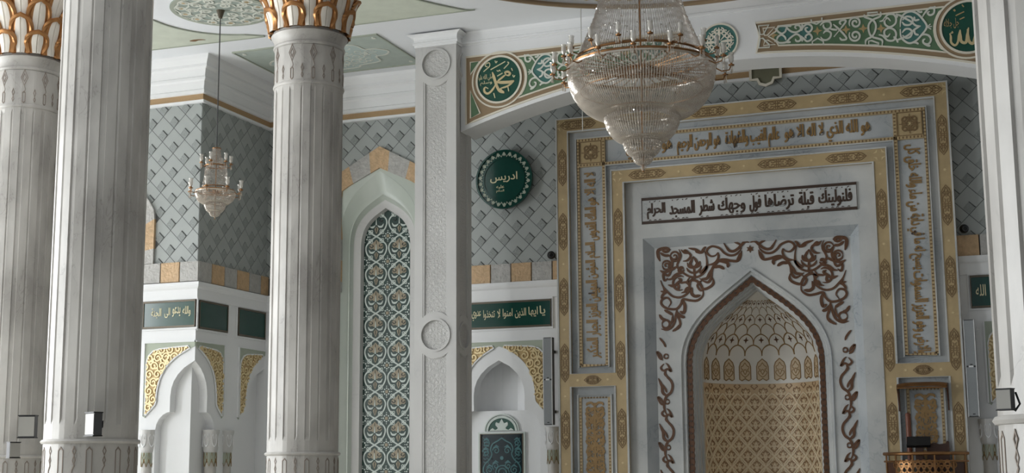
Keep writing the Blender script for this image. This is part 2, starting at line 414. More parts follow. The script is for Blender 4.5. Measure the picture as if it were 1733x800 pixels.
for k in range(150):
    a = 2 * PI * k / 150
    for zz, off in ((.13, 0), (.29, .5), (.45, 0)):
        c = a + off * 2 * PI / 150
        mb.ribbon(dfr, [(c + .017 * math.cos(t), zz + .06 * math.sin(t)) for t in [j * PI / 4 for j in range(8)]], .0045, -.01, .012, True)
obj('lattice', mb, 'gold_light', drum)

# painted ceiling ornaments
cf = ceilZ(ZC)
MED = (-10.48, 16.16)
mb = MB(); mb.disc(cf, MED[0], MED[1], .70, -.02, .012, 64); med = obj('ceiling_medallion', mb, 'medal_ground', ceil)
circ = [(MED[0] + .665 * math.cos(2 * PI * k / 48), MED[1] + .665 * math.sin(2 * PI * k / 48)) for k in range(48)]
mb = MB(); mb.ribbon(cf, circ, .03, .0, .018, True); obj('medallion_rim', mb, 'ceil_dark', med)
mb = MB()
for ring, n_, rr in ((.55, 14, .085), (.39, 10, .085), (.22, 6, .085)):
    for k in range(n_):
        a = 2 * PI * k / n_ + ring; x = MED[0] + ring * math.cos(a); y = MED[1] + ring * math.sin(a)
        mb.ribbon(cf, spiral(x, y, rr, .02, a, 1.3, 14), .011, .01, .018); mb.ribbon(cf, spiral(x, y, rr, .02, a + PI, -1.3, 14), .011, .01, .018)
for rad in (.30, .47, .62): mb.ribbon(cf, [(MED[0] + (rad + .02 * math.cos(12 * t)) * math.cos(t), MED[1] + (rad + .02 * math.cos(12 * t)) * math.sin(t)) for t in [2 * PI * k / 96 for k in range(96)]], .012, .01, .018, True)
obj('medallion_scroll', mb, 'scroll', med)
mb = MB()
for k in range(14):
    a = 2 * PI * k / 14 + .55; mb.disc(cf, MED[0] + .55 * math.cos(a), MED[1] + .55 * math.sin(a), .035, .01, .02, 8)
obj('medallion_bud', mb, 'gold', med)
# sage spandrel fields between the circles and the square bays
def sage(pts, name):
    m_ = MB(); m_.poly(cf, pts, (), -.02, .012); o = obj(name, m_, 'ceil_green', ceil)
    m_ = MB(); m_.ribbon(cf, pts, .014, 0, .018, True); obj('field_border', m_, 'ceil_dark', o); return o
a0 = math.atan2(17.43 - MED[1], -10.62 - MED[0]); pts = [(MED[0] + 1.13 * math.cos(t), MED[1] + 1.13 * math.sin(t)) for t in [PI * 1.0 + (PI * .585 - PI * 1.0) * k / 14 for k in range(15)]]
f1 = sage([(-12.6, 17.36)] + [(-12.6, pts[0][1])] + pts + [(-10.55, 17.40), (-10.55, 17.40 + .03)], 'ceiling_field')
mb = MB(); x0, y0 = PY(335, 70, 17.0).x, 0
from_px = lambda px, py: (lambda d: (CAM + d * ((ZC - 1.65) / d.z)))(ray(px, py))
sp = from_px(334, 67)
mb.poly(cf, smooth([(sp.x - .12, sp.y - .02), (sp.x - .03, sp.y - .05), (sp.x + .08, sp.y - .03), (sp.x + .13, sp.y + .02), (sp.x + .03, sp.y + .0), (sp.x - .06, sp.y + .03)], 4, True), (), .012, .016); obj('water_stain', mb, 'stain', f1)
aa = [math.asin(min(1, (17.43 - DOME[1]) / 4.29)), math.asin((15.9 - DOME[1]) / 4.29)]
pts = [(DOME[0] - 4.29 * math.cos(aa[0] + (aa[1] - aa[0]) * k / 14), DOME[1] + 4.29 * math.sin(aa[0] + (aa[1] - aa[0]) * k / 14)) for k in range(15)]
sage([(-7.22, 17.46)] + [p for p in pts if p[0] < -7.25] + [(-9.3, 15.9), (-9.3, 17.43)], 'ceiling_field')
mb = MB(); mb.poly(cf, rect(-11.42, -8.99, 17.96, 19.55), (), -.02, .010); tp = obj('ceiling_panel', mb, 'ceil_grey', ceil)
mb = MB(); mb.ribbon(cf, rect(-11.42, -8.99, 17.96, 19.55), .02, 0, .02, True); obj('field_border', mb, 'ceil_dark', tp)
mb = MB()
pcx, pcy = -10.2, 18.75
lobe = smooth([(pcx - 1.02, pcy), (pcx - .9, pcy + .16), (pcx - .72, pcy + .2), (pcx - .66, pcy + .45), (pcx - .3, pcy + .52), (pcx - .2, pcy + .62), (pcx + .2, pcy + .62), (pcx + .3, pcy + .52), (pcx + .66, pcy + .45), (pcx + .72, pcy + .2), (pcx + .9, pcy + .16), (pcx + 1.02, pcy), (pcx + .9, pcy - .16), (pcx + .72, pcy - .2), (pcx + .66, pcy - .45), (pcx + .3, pcy - .52), (pcx + .2, pcy - .62), (pcx - .2, pcy - .62), (pcx - .3, pcy - .52), (pcx - .66, pcy - .45), (pcx - .72, pcy - .2), (pcx - .9, pcy - .16)], 4, True)
mb.poly(cf, lobe, (), 0, .016); obj('panel_lobe', mb, 'ceil_teal', tp)
mb = MB(); mb.ribbon(cf, lobe, .016, .01, .018, True); scrollfill(mb, cf, [(pcx + (x - pcx) * .88, pcy + (y - pcy) * .88) for x, y in lobe], .13, .010, .014, .018, 3)
for x in (-1.1, 1.1):
    for y in (-.65, .65): mb.disc(cf, pcx + x, pcy + y, .035, .01, .02, 8)
obj('panel_scroll', mb, 'scroll', tp)

# ---- walls ----
def clip(poly, a, b, c):
    """keep the side a*x+b*y<=c of a convex polygon"""
    out = []; n = len(poly)
    for i in range(n):
        p, q = poly[i], poly[(i + 1) % n]; dp = a * p[0] + b * p[1] - c; dq = a * q[0] + b * q[1] - c
        if dp <= 0: out.append(p)
        if (dp < 0 < dq) or (dq < 0 < dp):
            t = dp / (dp - dq); out.append((p[0] + (q[0] - p[0]) * t, p[1] + (q[1] - p[1]) * t))
    return out
def cliprect(poly, u0, u1, v0, v1):
    for a, b, c in ((-1, 0, -u0), (1, 0, u1), (0, -1, -v0), (0, 1, v1)):
        poly = clip(poly, a, b, c)
        if len(poly) < 3: return []
    return poly
PER = .402
def tiles(fr, u0, u1, v0, v1, pu, pv, skip=None, flip=1):
    """square tiles set on their corners, each with a textured block in its lower corner"""
    a, b, d = MB(), MB(), MB(); g = .006; h = PER / 2
    i0, i1 = int((u0 - pu) / h) - 2, int((u1 - pu) / h) + 2; j0, j1 = int((v0 - pv) / h) - 2, int((v1 - pv) / h) + 2
    for i in range(i0, i1 + 1):
        for j in range(j0, j1 + 1):
            if (i + j) % 2 == 0: continue
            cu, cv = pu + i * h, pv + j * h
            if skip and skip(cu, cv): continue
            s_ = h - g; q = cliprect([(cu, cv - s_), (cu + s_, cv), (cu, cv + s_), (cu - s_, cv)], u0, u1, v0, v1)
            if len(q) > 2: a.poly(fr, q, (), -.012, .004)
            s_ = h * .42; cc = cv - h * .53
            q = cliprect([(cu, cc - s_), (cu + s_ * .96, cc), (cu, cc + s_ * .98), (cu - s_ * .96, cc)], u0, u1, v0, v1)
            if len(q) > 2:
                hh = lambda p: .004 + .012 * min(1, max(0, ((p[0] - cu) + (p[1] - cc) + s_) / (2 * s_)))
                n_ = len(q); k_ = len(b.v)
                for p in q: b.add(fr(p[0], p[1], hh(p)))
                for p in q: b.add(fr(p[0], p[1], 0))
                b.f.append([k_ + t for t in range(n_)])
                for t in range(n_): b.f.append([k_ + t, k_ + n_ + t, k_ + n_ + (t + 1) % n_, k_ + (t + 1) % n_])
                e_ = .010                          # dark strip painted as the shadow along the block's upper right edge
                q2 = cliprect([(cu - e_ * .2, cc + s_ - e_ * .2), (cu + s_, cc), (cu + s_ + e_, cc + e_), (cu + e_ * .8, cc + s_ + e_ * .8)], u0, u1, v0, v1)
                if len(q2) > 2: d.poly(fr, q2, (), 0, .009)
    return a, b, d
# shapes of the small wall niches: half outlines from the springing up to the point
OPEN = [(.66, 0), (.66, 2.29)] + [(.66 - .25 * math.sin(t), 2.29 + .26 * (1 - math.cos(t))) for t in [PI / 2 * k / 6 for k in range(1, 7)]]
OPEN = [(.66, 0), (.66, 2.29), (.645, 2.37), (.60, 2.45), (.53, 2.515), (.46, 2.545), (.415, 2.55), (.415, 2.78), (.40, 2.90), (.36, 3.01), (.29, 3.11), (.18, 3.21), (0, 3.31)]
SPAN = smooth([(0, 3.525), (.12, 3.47), (.30, 3.36), (.44, 3.22), (.53, 3.05), (.575, 2.86), (.585, 2.70)], 3) + [(.60, 2.66), (.74, 2.51)]   # inner edge of the gilded spandrel
def spandrel(fr, cu, sgn, sx, parent, top=3.60, out=.755):
    """sage field with a gilded scroll relief on one shoulder of a small arch"""
    X = lambda d: cu + sgn * d * sx
    fld = [(X(0), top), (X(out + .04), top), (X(out + .04), 2.50), (X(out), 2.47)] + [(X(d), z) for d, z in reversed(SPAN)]
    m_ = MB(); m_.poly(fr, fld, (), 0, .010); o = obj('spandrel_field', m_, 'sage', parent)
    g = [(X(out), 2.50), (X(out), 3.30), (X(out - .03), 3.40), (X(out - .10), 3.47), (X(out - .2), 3.50), (X(.35), 3.515), (X(.1), 3.53)] + [(X(d), z) for d, z in SPAN[2:]]
    m_ = MB(); m_.poly(fr, g, (), .01, .018); r_ = obj('gilded_relief', m_, 'relief', o)
    m_ = MB(); scrollfill(m_, fr, g, .075, .011, .018, .034, 5); obj('relief_scroll', m_, 'relief_hi', r_)
    m_ = MB(); m_.ribbon(fr, g, .010, .01, .026, True); m_.ribbon(fr, [(X(0), top), (X(out + .04), top), (X(out + .04), 2.50)], .012, 0, .024); obj('relief_border', m_, 'plaster', o)
    return o

# back wall: slab, tiling, stone band, plaster zone with the small niche
mb = MB(); fb = wallY(YB)
mb.poly(fb, rect(-12.3, -10.80, 4.49, 7.98), (), -.3, 0); mb.poly(fb, rect(-9.10, 1.2, 4.49, 7.98), [rect(-6.7, -1.3, 4.5, 6.8)], -.3, 0)
mb.poly(fb, [(-10.80, 4.49), (-10.72, 4.49), (-10.72, 5.6), (-10.5, 6.15), (-9.95, 6.55), (-9.40, 6.15), (-9.18, 5.6), (-9.18, 4.49), (-9.10, 4.49), (-9.10, 7.98), (-10.80, 7.98)], (), -.3, 0)
wb = struct('wall_back', mb, 'grout_and_shadow')
a, b, d = tiles(fb, -12.018, .9, 4.78, 7.31, -8.212, 5.467, lambda u, v: (-6.65 < u < -1.35 and v < 6.65) or (abs(u + 9.95) < .85 and v < 6.60 - .62 * abs(u + 9.95)))
obj('tiling', a, 'tile', wb); obj('tile_insets', b, 'tile_inset', wb); obj('tile_edge_shadows', d, 'grout_and_shadow', wb)
def band(fr, u0, u1, v0, v1, first, parent, wid=.335):
    ms = (MB(), MB()); u = u0; k = first
    while u < u1 - .01:
        e = min(u + wid, u1); ms[k % 2].fbox(fr, u + .004, e - .004, v0, v1, -.02, .05, .006); u = e; k += 1
    obj('stone_band', ms[0], 'stone_tan', parent)
    if ms[1].f: obj('stone_band', ms[1], 'stone_grey', parent)
band(fb, -8.7, -6.8, 4.49, 4.785, 1, wb); band(fb, -1.2, .9, 4.49, 4.785, 0, wb)
def ledge(fr, u0, u1, parent, miter0=0, miter1=0):
    m_ = MB(); prof = [(.0, 4.24), (.03, 4.24), (.03, 4.385), (.06, 4.41), (.075, 4.44), (.075, 4.49), (0, 4.49)]
    for i in range(len(prof) - 1):
        (h0, v0), (h1, v1) = prof[i], prof[i + 1]
        m_.face(fr(u0 + miter0 * h0, v0, h0), fr(u1 + miter1 * h0, v0, h0), fr(u1 + miter1 * h1, v1, h1), fr(u0 + miter0 * h1, v1, h1))
    for u, mt in ((u0, miter0), (u1, miter1)): m_.face(*[fr(u + mt * h, v, h) for h, v in prof])
    obj('ledge', m_, 'plaster', parent)
def full_open(cu, sx=1): return [(cu - d * sx, z) for d, z in OPEN] + [(cu + d * sx, z) for d, z in reversed(OPEN[:-1])]
def niche_wall(fr, u0, u1, cu, parent, depth=.14):
    op = full_open(cu)
    m_ = MB(); m_.poly(fr, [(u0, 0)] + [op[0]] + op[1:] + [(u1, 0), (u1, 4.49), (u0, 4.49)], (), -depth, 0)
    up = [(cu - d, z) for d, z in OPEN[7:]] + [(cu + d, z) for d, z in reversed(OPEN[7:-1])]; up = [(cu - .415, 2.55)] + up + [(cu + .415, 2.55)]
    m_.poly(fr, rect(cu - .7, cu + .7, 0, 3.4), [up], -.2, -depth)
    for k in range(10):            # curved recess behind the pointed head
        t0, t1 = PI * k / 10, PI * (k + 1) / 10
        q = lambda t, z: fr(cu - .415 * math.cos(t), z, -depth - .34 * math.sin(t))
        m_.face(q(t0, 2.5), q(t1, 2.5), q(t1, 3.4), q(t0, 3.4)); m_.face(q(t0, 2.55), q(t1, 2.55), fr(cu, 2.55, -depth))
    m_.face(fr(cu - .7, 3.4, -depth), fr(cu + .7, 3.4, -depth), fr(cu + .7, 3.4, -depth - .4), fr(cu - .7, 3.4, -depth - .4))
    return obj('plaster_niche', m_, 'plaster', parent)
CN = -7.92
niche_wall(fb, -8.75, -6.6, CN, wb); ledge(fb, -8.75, -6.85, wb)
for s_ in (-1, 1): spandrel(fb, CN, s_, 1, wb)
CN2 = 2 * AX - CN
niche_wall(fb, -1.4, .9, CN2, wb); ledge(fb, -1.15, .9, wb)
for s_ in (-1, 1): spandrel(fb, CN2, s_, 1, wb)

# projecting wall on the left: front face and return, with a niche wrapped round the corner
ff, fs = wallY(YL), wallX(XS)
mb = MB(); mb.poly(ff, rect(-16.6, XS, 4.49, 7.98), (), -.1, 0); mb.poly(fs, rect(YL, YB + .2, 4.49, 7.98), (), -.1, 0)
wl = struct('wall_left', mb, 'grout_and_shadow')
def skipL(u, v): return u < -12.9 and v < 5.75
a, b, d = tiles(ff, -14.5, XS - .004, 4.80, 7.31, -12.72, 7.12, skipL); obj('tiling', a, 'tile', wl); obj('tile_insets', b, 'tile_inset', wl); obj('tile_edge_shadows', d, 'grout_and_shadow', wl)
a, b, d = tiles(fs, YL, YB, 4.80, 7.31, YL + .1, 7.12); obj('tiling', a, 'tile', wl); obj('tile_insets', b, 'tile_inset', wl); obj('tile_edge_shadows', d, 'grout_and_shadow', wl)
band(ff, -14.7, XS + .05, 4.50, 4.81, 0, wl, .342); band(fs, YL - .04, YB, 4.50, 4.81, 1, wl, .36)
# stone surround of the pointed window head on the front face
def chevron(fr, cu, half, z0, zs, za, wid, parent, thick=.05):
    """alternating blocks: jambs, then raking up to a point"""
    ms = (MB(), MB()); path_o = []; 
    outer = [(half, z0), (half, zs), (half * .86, zs + .22), (0, za)]; inner = [(half - wid, z0), (half - wid, zs - .02), (half * .86 - wid * .98, zs + .06), (0, za - wid * 1.18)]
    def at(poly, t):
        L_ = [math.dist(poly[i], poly[i + 1]) for i in range(len(poly) - 1)]; d = t * sum(L_)
        for i, l in enumerate(L_):
            if d <= l + 1e-9: k = d / l; return (poly[i][0] + (poly[i + 1][0] - poly[i][0]) * k, poly[i][1] + (poly[i + 1][1] - poly[i][1]) * k)
            d -= l
        return poly[-1]
    n = max(4, int(round(sum(math.dist(outer[i], outer[i + 1]) for i in range(3)) / .42)))
    cuts = [1 - (k - .5) / n if k else 1 for k in range(n + 1)]; cuts = [1.0] + [1 - (k + .5) / n for k in range(n)] + [0.0]
    for s_ in (-1, 1):
        for k in range(len(cuts) - 1):
            t0, t1 = cuts[k], cuts[k + 1]; q = []
            ts = [t0 + (t1 - t0) * j / 3 for j in range(4)]
            for t in ts: q.append(at(outer, t))
            for t in reversed(ts): q.append(at(inner, t))
            ms[k % 2].poly(fr, [(cu + s_ * x, y) for x, y in q], (), -.02, thick)
    obj('stone_surround', ms[0], 'stone_tan', parent); obj('stone_surround', ms[1], 'stone_grey', parent)
    return outer, inner
o_, i_ = chevron(ff, -13.77, .98, 4.81, 5.62, 6.75, .20, wl)
mb = MB(); mb.poly(ff, [(-13.77 - x, y) for x, y in i_] + [(-13.77 + x, y) for x, y in reversed(i_[:-1])], (), 0, .02); obj('marble_surround', mb, 'green_marble', wl)
# plaster zone with the corner niche
DP = .14; cx = XS
SF, SS = 1.0, .86
fpoly = [(-16.6, 0)] + [(cx - d * SF, z) for d, z in OPEN] + [(-16.6, 3.31)]
C2 = YB + .0
op2 = [(C2 - d * 1.2, z) for d, z in OPEN]
spoly = [(YL + d * SS, z) for d, z in OPEN][::-1] + [(op2[0][0], 0)] + op2[1:]
mb = MB(); mb.poly(ff, fpoly, (), -DP, 0); mb.poly(fs, spoly, (), -DP, 0)
mb.face((-16.6, YL, 3.31), (cx, YL, 3.31), (cx, YL, 4.49), (-16.6, YL, 4.49)); mb.face((cx, YL, 3.31), (cx, C2, 3.31), (cx, C2, 4.49), (cx, YL, 4.49))
mb.box(-13.2, cx - DP, YL + DP, YB + .2, 0, 3.6)
obj('plaster_niche', mb, 'plaster', wl)
mb = MB(); mb.poly(fb, rect(-12.2, -10.80, 0, 4.49), (), -.2, 0); obj('plaster', mb, 'plaster', wb)
ledge(ff, -16.6, cx, wl, 0, 1); ledge(fs, YL, YB, wl, -1, -1); ledge(fb, cx, -10.84, wb, 1, 0)
spandrel(ff, cx, -1, 1.12, wl); spandrel(fs, YL, 1, 1.0, wl); spandrel(fs, C2, -1, 1.0, wl)

# cornice running round all three faces
prof = [(0, 7.27), (.05, 7.275), (.05, 7.315), (.03, 7.32), (.03, 7.41), (.065, 7.42), (.065, 7.47), (.05, 7.485), (.075, 7.60), (.105, 7.625), (.105, 7.66), (.09, 7.675), (.12, 7.78), (.165, 7.81), (.165, 7.85), (.22, 7.93), (.235, 7.98)]
path = [(-16.6, YL, 0, -1), (XS, YL, 1, -1), (XS, YB, 1, -1), (.9, YB, 0, -1)]
mw, mg = MB(), MB()
for i in range(3):
    p, q = path[i], path[i + 1]
    for k in range(len(prof) - 1):
        (a, z0), (b, z1) = prof[k], prof[k + 1]
        m_ = mg if k == 3 else mw
        m_.face((p[0] + p[2] * a, p[1] + p[3] * a, z0), (q[0] + q[2] * a, q[1] + q[3] * a, z0), (q[0] + q[2] * b, q[1] + q[3] * b, z1), (p[0] + p[2] * b, p[1] + p[3] * b, z1))
cn = struct('trim_1', mw, 'plaster'); obj('gold_strip', mg, 'gold_strip', cn)
# painted bracket on the cornice above the prayer niche
mb = MB(); ang = [(AX + .32 + x, z) for x, z in ((-.22, 7.45), (-.22, 7.26), (-.12, 7.26), (-.09, 7.19), (0, 7.16), (.09, 7.19), (.12, 7.26), (.22, 7.26), (.22, 7.45))]
mb.poly(fb, ang, (), 0, .08); kb = obj('cornice_tab', mb, 'olive', cn); mb = MB(); mb.ribbon(fb, ang, .02, .07, .1); obj('tab_border', mb, 'cream', kb)

# window wall of the hall with the tall openings the daylight comes through
mb = MB(); ys = [-1.5]
for wy in WIN_Y: ys += [wy - 1.15, wy + 1.15]
ys += [18.2]
for k in range(0, len(ys), 2): mb.box(-17.1, -16.6, ys[k], ys[k + 1], 0, 7.98)
for wy in WIN_Y: mb.box(-17.1, -16.6, wy - 1.15, wy + 1.15, 0, .9); mb.box(-17.1, -16.6, wy - 1.15, wy + 1.15, 6.4, 7.98)
struct('wall_window', mb, 'outside')
mb = MB(); mb.box(8.6, 9.0, -1.5, 18.0, 0, 7.98); mb.box(.9, 9.0, 18.0, 18.4, 0, 7.98); struct('unseen_side_wall', mb, 'hall')  # unseen wall added to keep fill light off the right side
mb = MB(); mb.box(.9, 1.2, 18.0, 20.4, 0, 7.98); struct('wall_right', mb, 'plaster')

# ================================================================== ARCH BEAM
arch_z = lambda x: 7.125 - .0425 * (x - AX) ** 2
bfr = wallY(YBEAM)
XL, XR = -7.84, 1.2
beam = MB(); n_ = 40; pts = [(XL + (-.15 - XL) * k / n_, 0) for k in range(n_ + 1)]; pts = [(x, arch_z(x)) for x, _ in pts]
beam.poly(bfr, pts + [(-.15, 0), (.6, 0), (.6, ZC), (XL, ZC)], (), -.55, 0, True, True)
bm_ = struct('trim_2', beam, 'plaster', None)
mb = MB()
pf = [(.0, 7.78), (.012, 7.78), (.012, 7.80), (.03, 7.805), (.03, 7.835), (.016, 7.845), (.018, 7.88), (.022, 7.92), (.03, 7.955), (.04, ZC)]
for k in range(len(pf) - 1): (p, za_), (q_, zb_) = pf[k], pf[k + 1]; mb.face((XL, YBEAM - p, za_), (.6, YBEAM - p, za_), (.6, YBEAM - q_, zb_), (XL, YBEAM - q_, zb_))
obj('moulding', mb, 'plaster', bm_)
def mirrored(fr, ax): return lambda a, b, h=0: fr(2 * ax - a, b, h)
ZT = 7.605
def zoomcv(x0, y0, sc, Y):
    def f(p):
        q = PY(x0 + p[0] / sc, y0 + p[1] / sc, Y); return (q.x, q.z)
    return f
z7, z8 = zoomcv(1270, 0, 8.889, YBEAM), zoomcv(1450, 0, 8.0, YBEAM)
S7 = [[(365, 440), (400, 435), (440, 400), (540, 400), (555, 430), (620, 480), (690, 490), (750, 460), (760, 420), (730, 385), (690, 390), (675, 420), (700, 440)],
      [(540, 430), (530, 480), (480, 510), (430, 490), (400, 450), (410, 420)],
      [(750, 470), (790, 420), (850, 370), (910, 385), (930, 430), (900, 480), (860, 485), (830, 450), (840, 425), (870, 420)],
      [(365, 630), (400, 625), (440, 650), (540, 640), (600, 580), (690, 520), (750, 550), (760, 600), (730, 625), (690, 620), (680, 590)],
      [(540, 610), (520, 560), (470, 530), (420, 560), (400, 610)],
      [(750, 540), (800, 580), (850, 625), (905, 610), (930, 570), (900, 520), (860, 525), (830, 560), (850, 580)],
      [(1050, 390), (1090, 350), (1140, 330), (1200, 340), (1215, 400), (1180, 440), (1130, 440), (1100, 400), (1110, 375)],
      [(1060, 560), (1090, 600), (1150, 605), (1200, 570), (1215, 510), (1180, 475), (1130, 475), (1100, 510)],
      [(1250, 370), (1345, 455), (1450, 580), (1380, 605), (1345, 570)], [(1345, 455), (1260, 560)], [(1345, 455), (1440, 325), (1380, 310), (1345, 345), (1370, 375)],
      [(1200, 440), (1260, 450), (1310, 455)], [(540, 400), (580, 395), (620, 400)], [(540, 640), (580, 640), (610, 635)],
      [(780, 370), (785, 420), (770, 470)], [(780, 630), (785, 590), (770, 545)]]
S7 += [spiral(1580, 350, 95, 18, 2.6, 1.6), spiral(1580, 540, 95, 18, -2.6, -1.6)]
S8 = [[(105, 200), (110, 235), (215, 275), (260, 340), (250, 430), (205, 500), (130, 545), (120, 610)], [(325, 165), (320, 225), (215, 275), (165, 340), (165, 420), (205, 500), (340, 545), (345, 620)],
      [(310, 295), (360, 280), (420, 205), (500, 200), (535, 260), (520, 330), (450, 370), (390, 340), (380, 280), (420, 250), (460, 290)],
      [(300, 475), (355, 490), (420, 550), (500, 550), (535, 480), (510, 410), (440, 385), (380, 420), (380, 480), (420, 500), (455, 460)],
      [(590, 370), (600, 270), (650, 190), (740, 160), (820, 190), (890, 260), (950, 370), (870, 490), (800, 560), (720, 590), (650, 560), (600, 500), (590, 400)],
      [(530, 195), (600, 220), (650, 250), (740, 300), (800, 350), (870, 360)], [(540, 550), (620, 520), (700, 480), (790, 400), (860, 360)],
      [(620, 280), (670, 230), (740, 240), (760, 290), (720, 340), (650, 340), (615, 300)], [(615, 450), (660, 400), (720, 400), (750, 440), (730, 500), (670, 520), (620, 480)],
      [(880, 250), (940, 160), (1000, 110), (1050, 130), (1040, 190), (990, 210), (960, 180), (990, 160)], [(870, 490), (920, 470), (980, 490), (1005, 550), (970, 600), (910, 590), (900, 550), (930, 530)],
      [(950, 370), (1000, 330)], [(950, 370), (1010, 400)], [(940, 370), (1020, 362)], [(540, 190), (550, 230), (520, 250)], [(500, 500), (540, 540), (560, 580)], [(780, 230), (790, 280), (850, 270)], [(780, 400), (790, 460), (840, 480)], [(820, 150), (860, 170), (890, 160)], [(760, 580), (800, 580), (840, 600)],
      [(1000, 110), (1050, 105), (1065, 90)], [(905, 590), (960, 620), (1000, 625)]]
L7 = [[(315, 375), (300, 440), (250, 470), (225, 540), (250, 600), (325, 635), (330, 712)]]
BX7 = [[(125, 395), (280, 380), (200, 520), (150, 525)], [(150, 585), (190, 580), (290, 680), (290, 715), (130, 725)]]
PN7 = [[(915, 300), (925, 345), (1000, 368), (1078, 320), (1078, 270)], [(935, 685), (935, 630), (1015, 580), (1100, 625), (1100, 680)]]
BX8 = [[(145, 180), (285, 170), (280, 205), (215, 220), (150, 205)], [(165, 560), (205, 555), (300, 590), (300, 615), (165, 615)]]
TEAL = [[(610, 280), (660, 190), (740, 165), (820, 195), (890, 265), (945, 370), (865, 490), (790, 560), (720, 585), (650, 555), (600, 480)]]
TEAL7 = [[(430, 420), (540, 410), (640, 500), (760, 480), (850, 380), (920, 430), (860, 520), (920, 570), (850, 620), (760, 540), (640, 520), (540, 620), (430, 600), (480, 510)]]
PX0, PX1, PXM = -3.50, -.25, -.766           # panel ends and the round medallion
RM = .335
def beam_panel(fr, word, small, side):
    m_ = MB(); xs = [PX0 + (PX1 - PX0) * k / 24 for k in range(25)]; bot = lambda x: arch_z(x) + .07
    outl = [(x, bot(x)) for x in xs] + [(PX1, ZT), (PX0, ZT), (PX0 + .05, ZT - .2)]
    m_.poly(fr, outl, (), 0, .008); pn = obj('panel_border', m_, 'beam_brown', bm_)
    m_ = MB(); m_.ribbon(fr, outl, .013, 0, .014, True); obj('cream_line', m_, 'cream', pn)
    xl, xr = PX0 + .30, PXM - RM - .10
    ins = .085; xs2 = [xl + (xr - .02 - xl) * k / 16 for k in range(17)]
    zz = lambda x: bot(x) + ins
    cut = [(PXM - (RM + .09) * math.cos(t), 7.215 + (RM + .09) * math.sin(t)) for t in [-.62 + 1.24 * k / 8 for k in range(9)]]
    xe = cut[0][0]; xs2 = [xl + (xe + .06 - xl) * k / 16 for k in range(17)]
    fld = [(x, zz(x)) for x in xs2] + cut + [(cut[-1][0] + .06, ZT - ins), (xl, ZT - ins)] + [(xl - .03, ZT - ins - .07), (xl - .13, ZT - .21), (xl - .03, zz(xl) + .07)]
    m_ = MB(); m_.poly(fr, fld, (), .004, .012); g_ = obj('green_field', m_, 'beam_green', pn)
    m_ = MB(); m_.ribbon(fr, fld, .011, .008, .018, True)
    m_.ribbon(fr, [(PX0 + .1, ZT - .09), (PX0 + .26, ZT - .09), (PX0 + .16, ZT - .19), (PX0 + .12, ZT - .19)], .009, .006, .016, True); m_.ribbon(fr, [(PX0 + .1, bot(PX0) + .09), (PX0 + .26, bot(PX0) + .09), (PX0 + .16, bot(PX0) + .16), (PX0 + .12, bot(PX0) + .16)], .009, .006, .016, True)
    for sg in (-1, 1):                       # corner fields beyond the medallion
        q = [(PX1 - .07, 7.215 + sg * .12), (PX1 - .07, (ZT - ins) if sg > 0 else (bot(PX1) + ins)), (PX1 - .22, (ZT - ins) if sg > 0 else (bot(PX1 - .2) + ins))]
        m_.ribbon(fr, q, .011, .006, .016, True); cq = MB(); cq.poly(fr, q, (), .004, .011); obj('corner_field', cq, 'beam_green', pn)
    obj('cream_line', m_, 'cream', pn)
    m_ = MB()
    for t_ in TEAL: m_.poly(fr, [z8(p) for p in smooth(t_, 3, True)], (), .011, .0135)
    for t_ in TEAL7: m_.poly(fr, [z7(p) for p in t_], (), .011, .0135)
    obj('teal_field', m_, 'beam_teal', g_)
    m_ = MB()
    for st, cv in ((S7, z7), (S8, z8)):
        for s_ in st: m_.ribbon(fr, [cv(p) for p in smooth(s_, 4)], taper(.0125, .12, .12, .5), .012, .020)
    for st, cv in ((PN7, z7), (BX7, z7), (BX8, z8)):
        for s_ in st: m_.ribbon(fr, [cv(p) for p in s_], .010, .012, .019, st is not PN7)
    obj('scroll', m_, 'scroll', g_)
    m_ = MB()
    for p, cv in (((345, 535), z7), ((1010, 470), z7), ((1440, 450), z7), ((90, 390), z8), ((330, 390), z8)):
        u, v = cv(p)
        m_.poly(fr, [(u + r_ * math.cos(PI * k / 4), v + r_ * math.sin(PI * k / 4)) for k, r_ in enumerate([.065, .025] * 4)], (), .012, .017)
    obj('gold_star', m_, 'relief', g_)
    m_ = MB(); m_.disc(fr, PXM, 7.215, RM + .085, .004, .012, 48); rm_ = obj('medallion_border', m_, 'beam_brown', pn)
    m_ = MB(); m_.ribbon(fr, arc(PXM, 7.215, RM + .075, 0, 2 * PI, 48)[:-1], .012, .008, .02, True); m_.ribbon(fr, arc(PXM, 7.215, RM + .008, 0, 2 * PI, 48)[:-1], .014, .008, .03, True); obj('cream_ring', m_, 'cream', rm_)
    m_ = MB(); m_.disc(fr, PXM, 7.215, RM, .006, .018, 48); return pn, obj('medallion', m_, 'medal_green', rm_)
pn, md = beam_panel(bfr, '', '', 1)
pn2, md2 = beam_panel(mirrored(bfr, AX), '', '', -1)
md['label'] = 'green medallion half behind the right column'
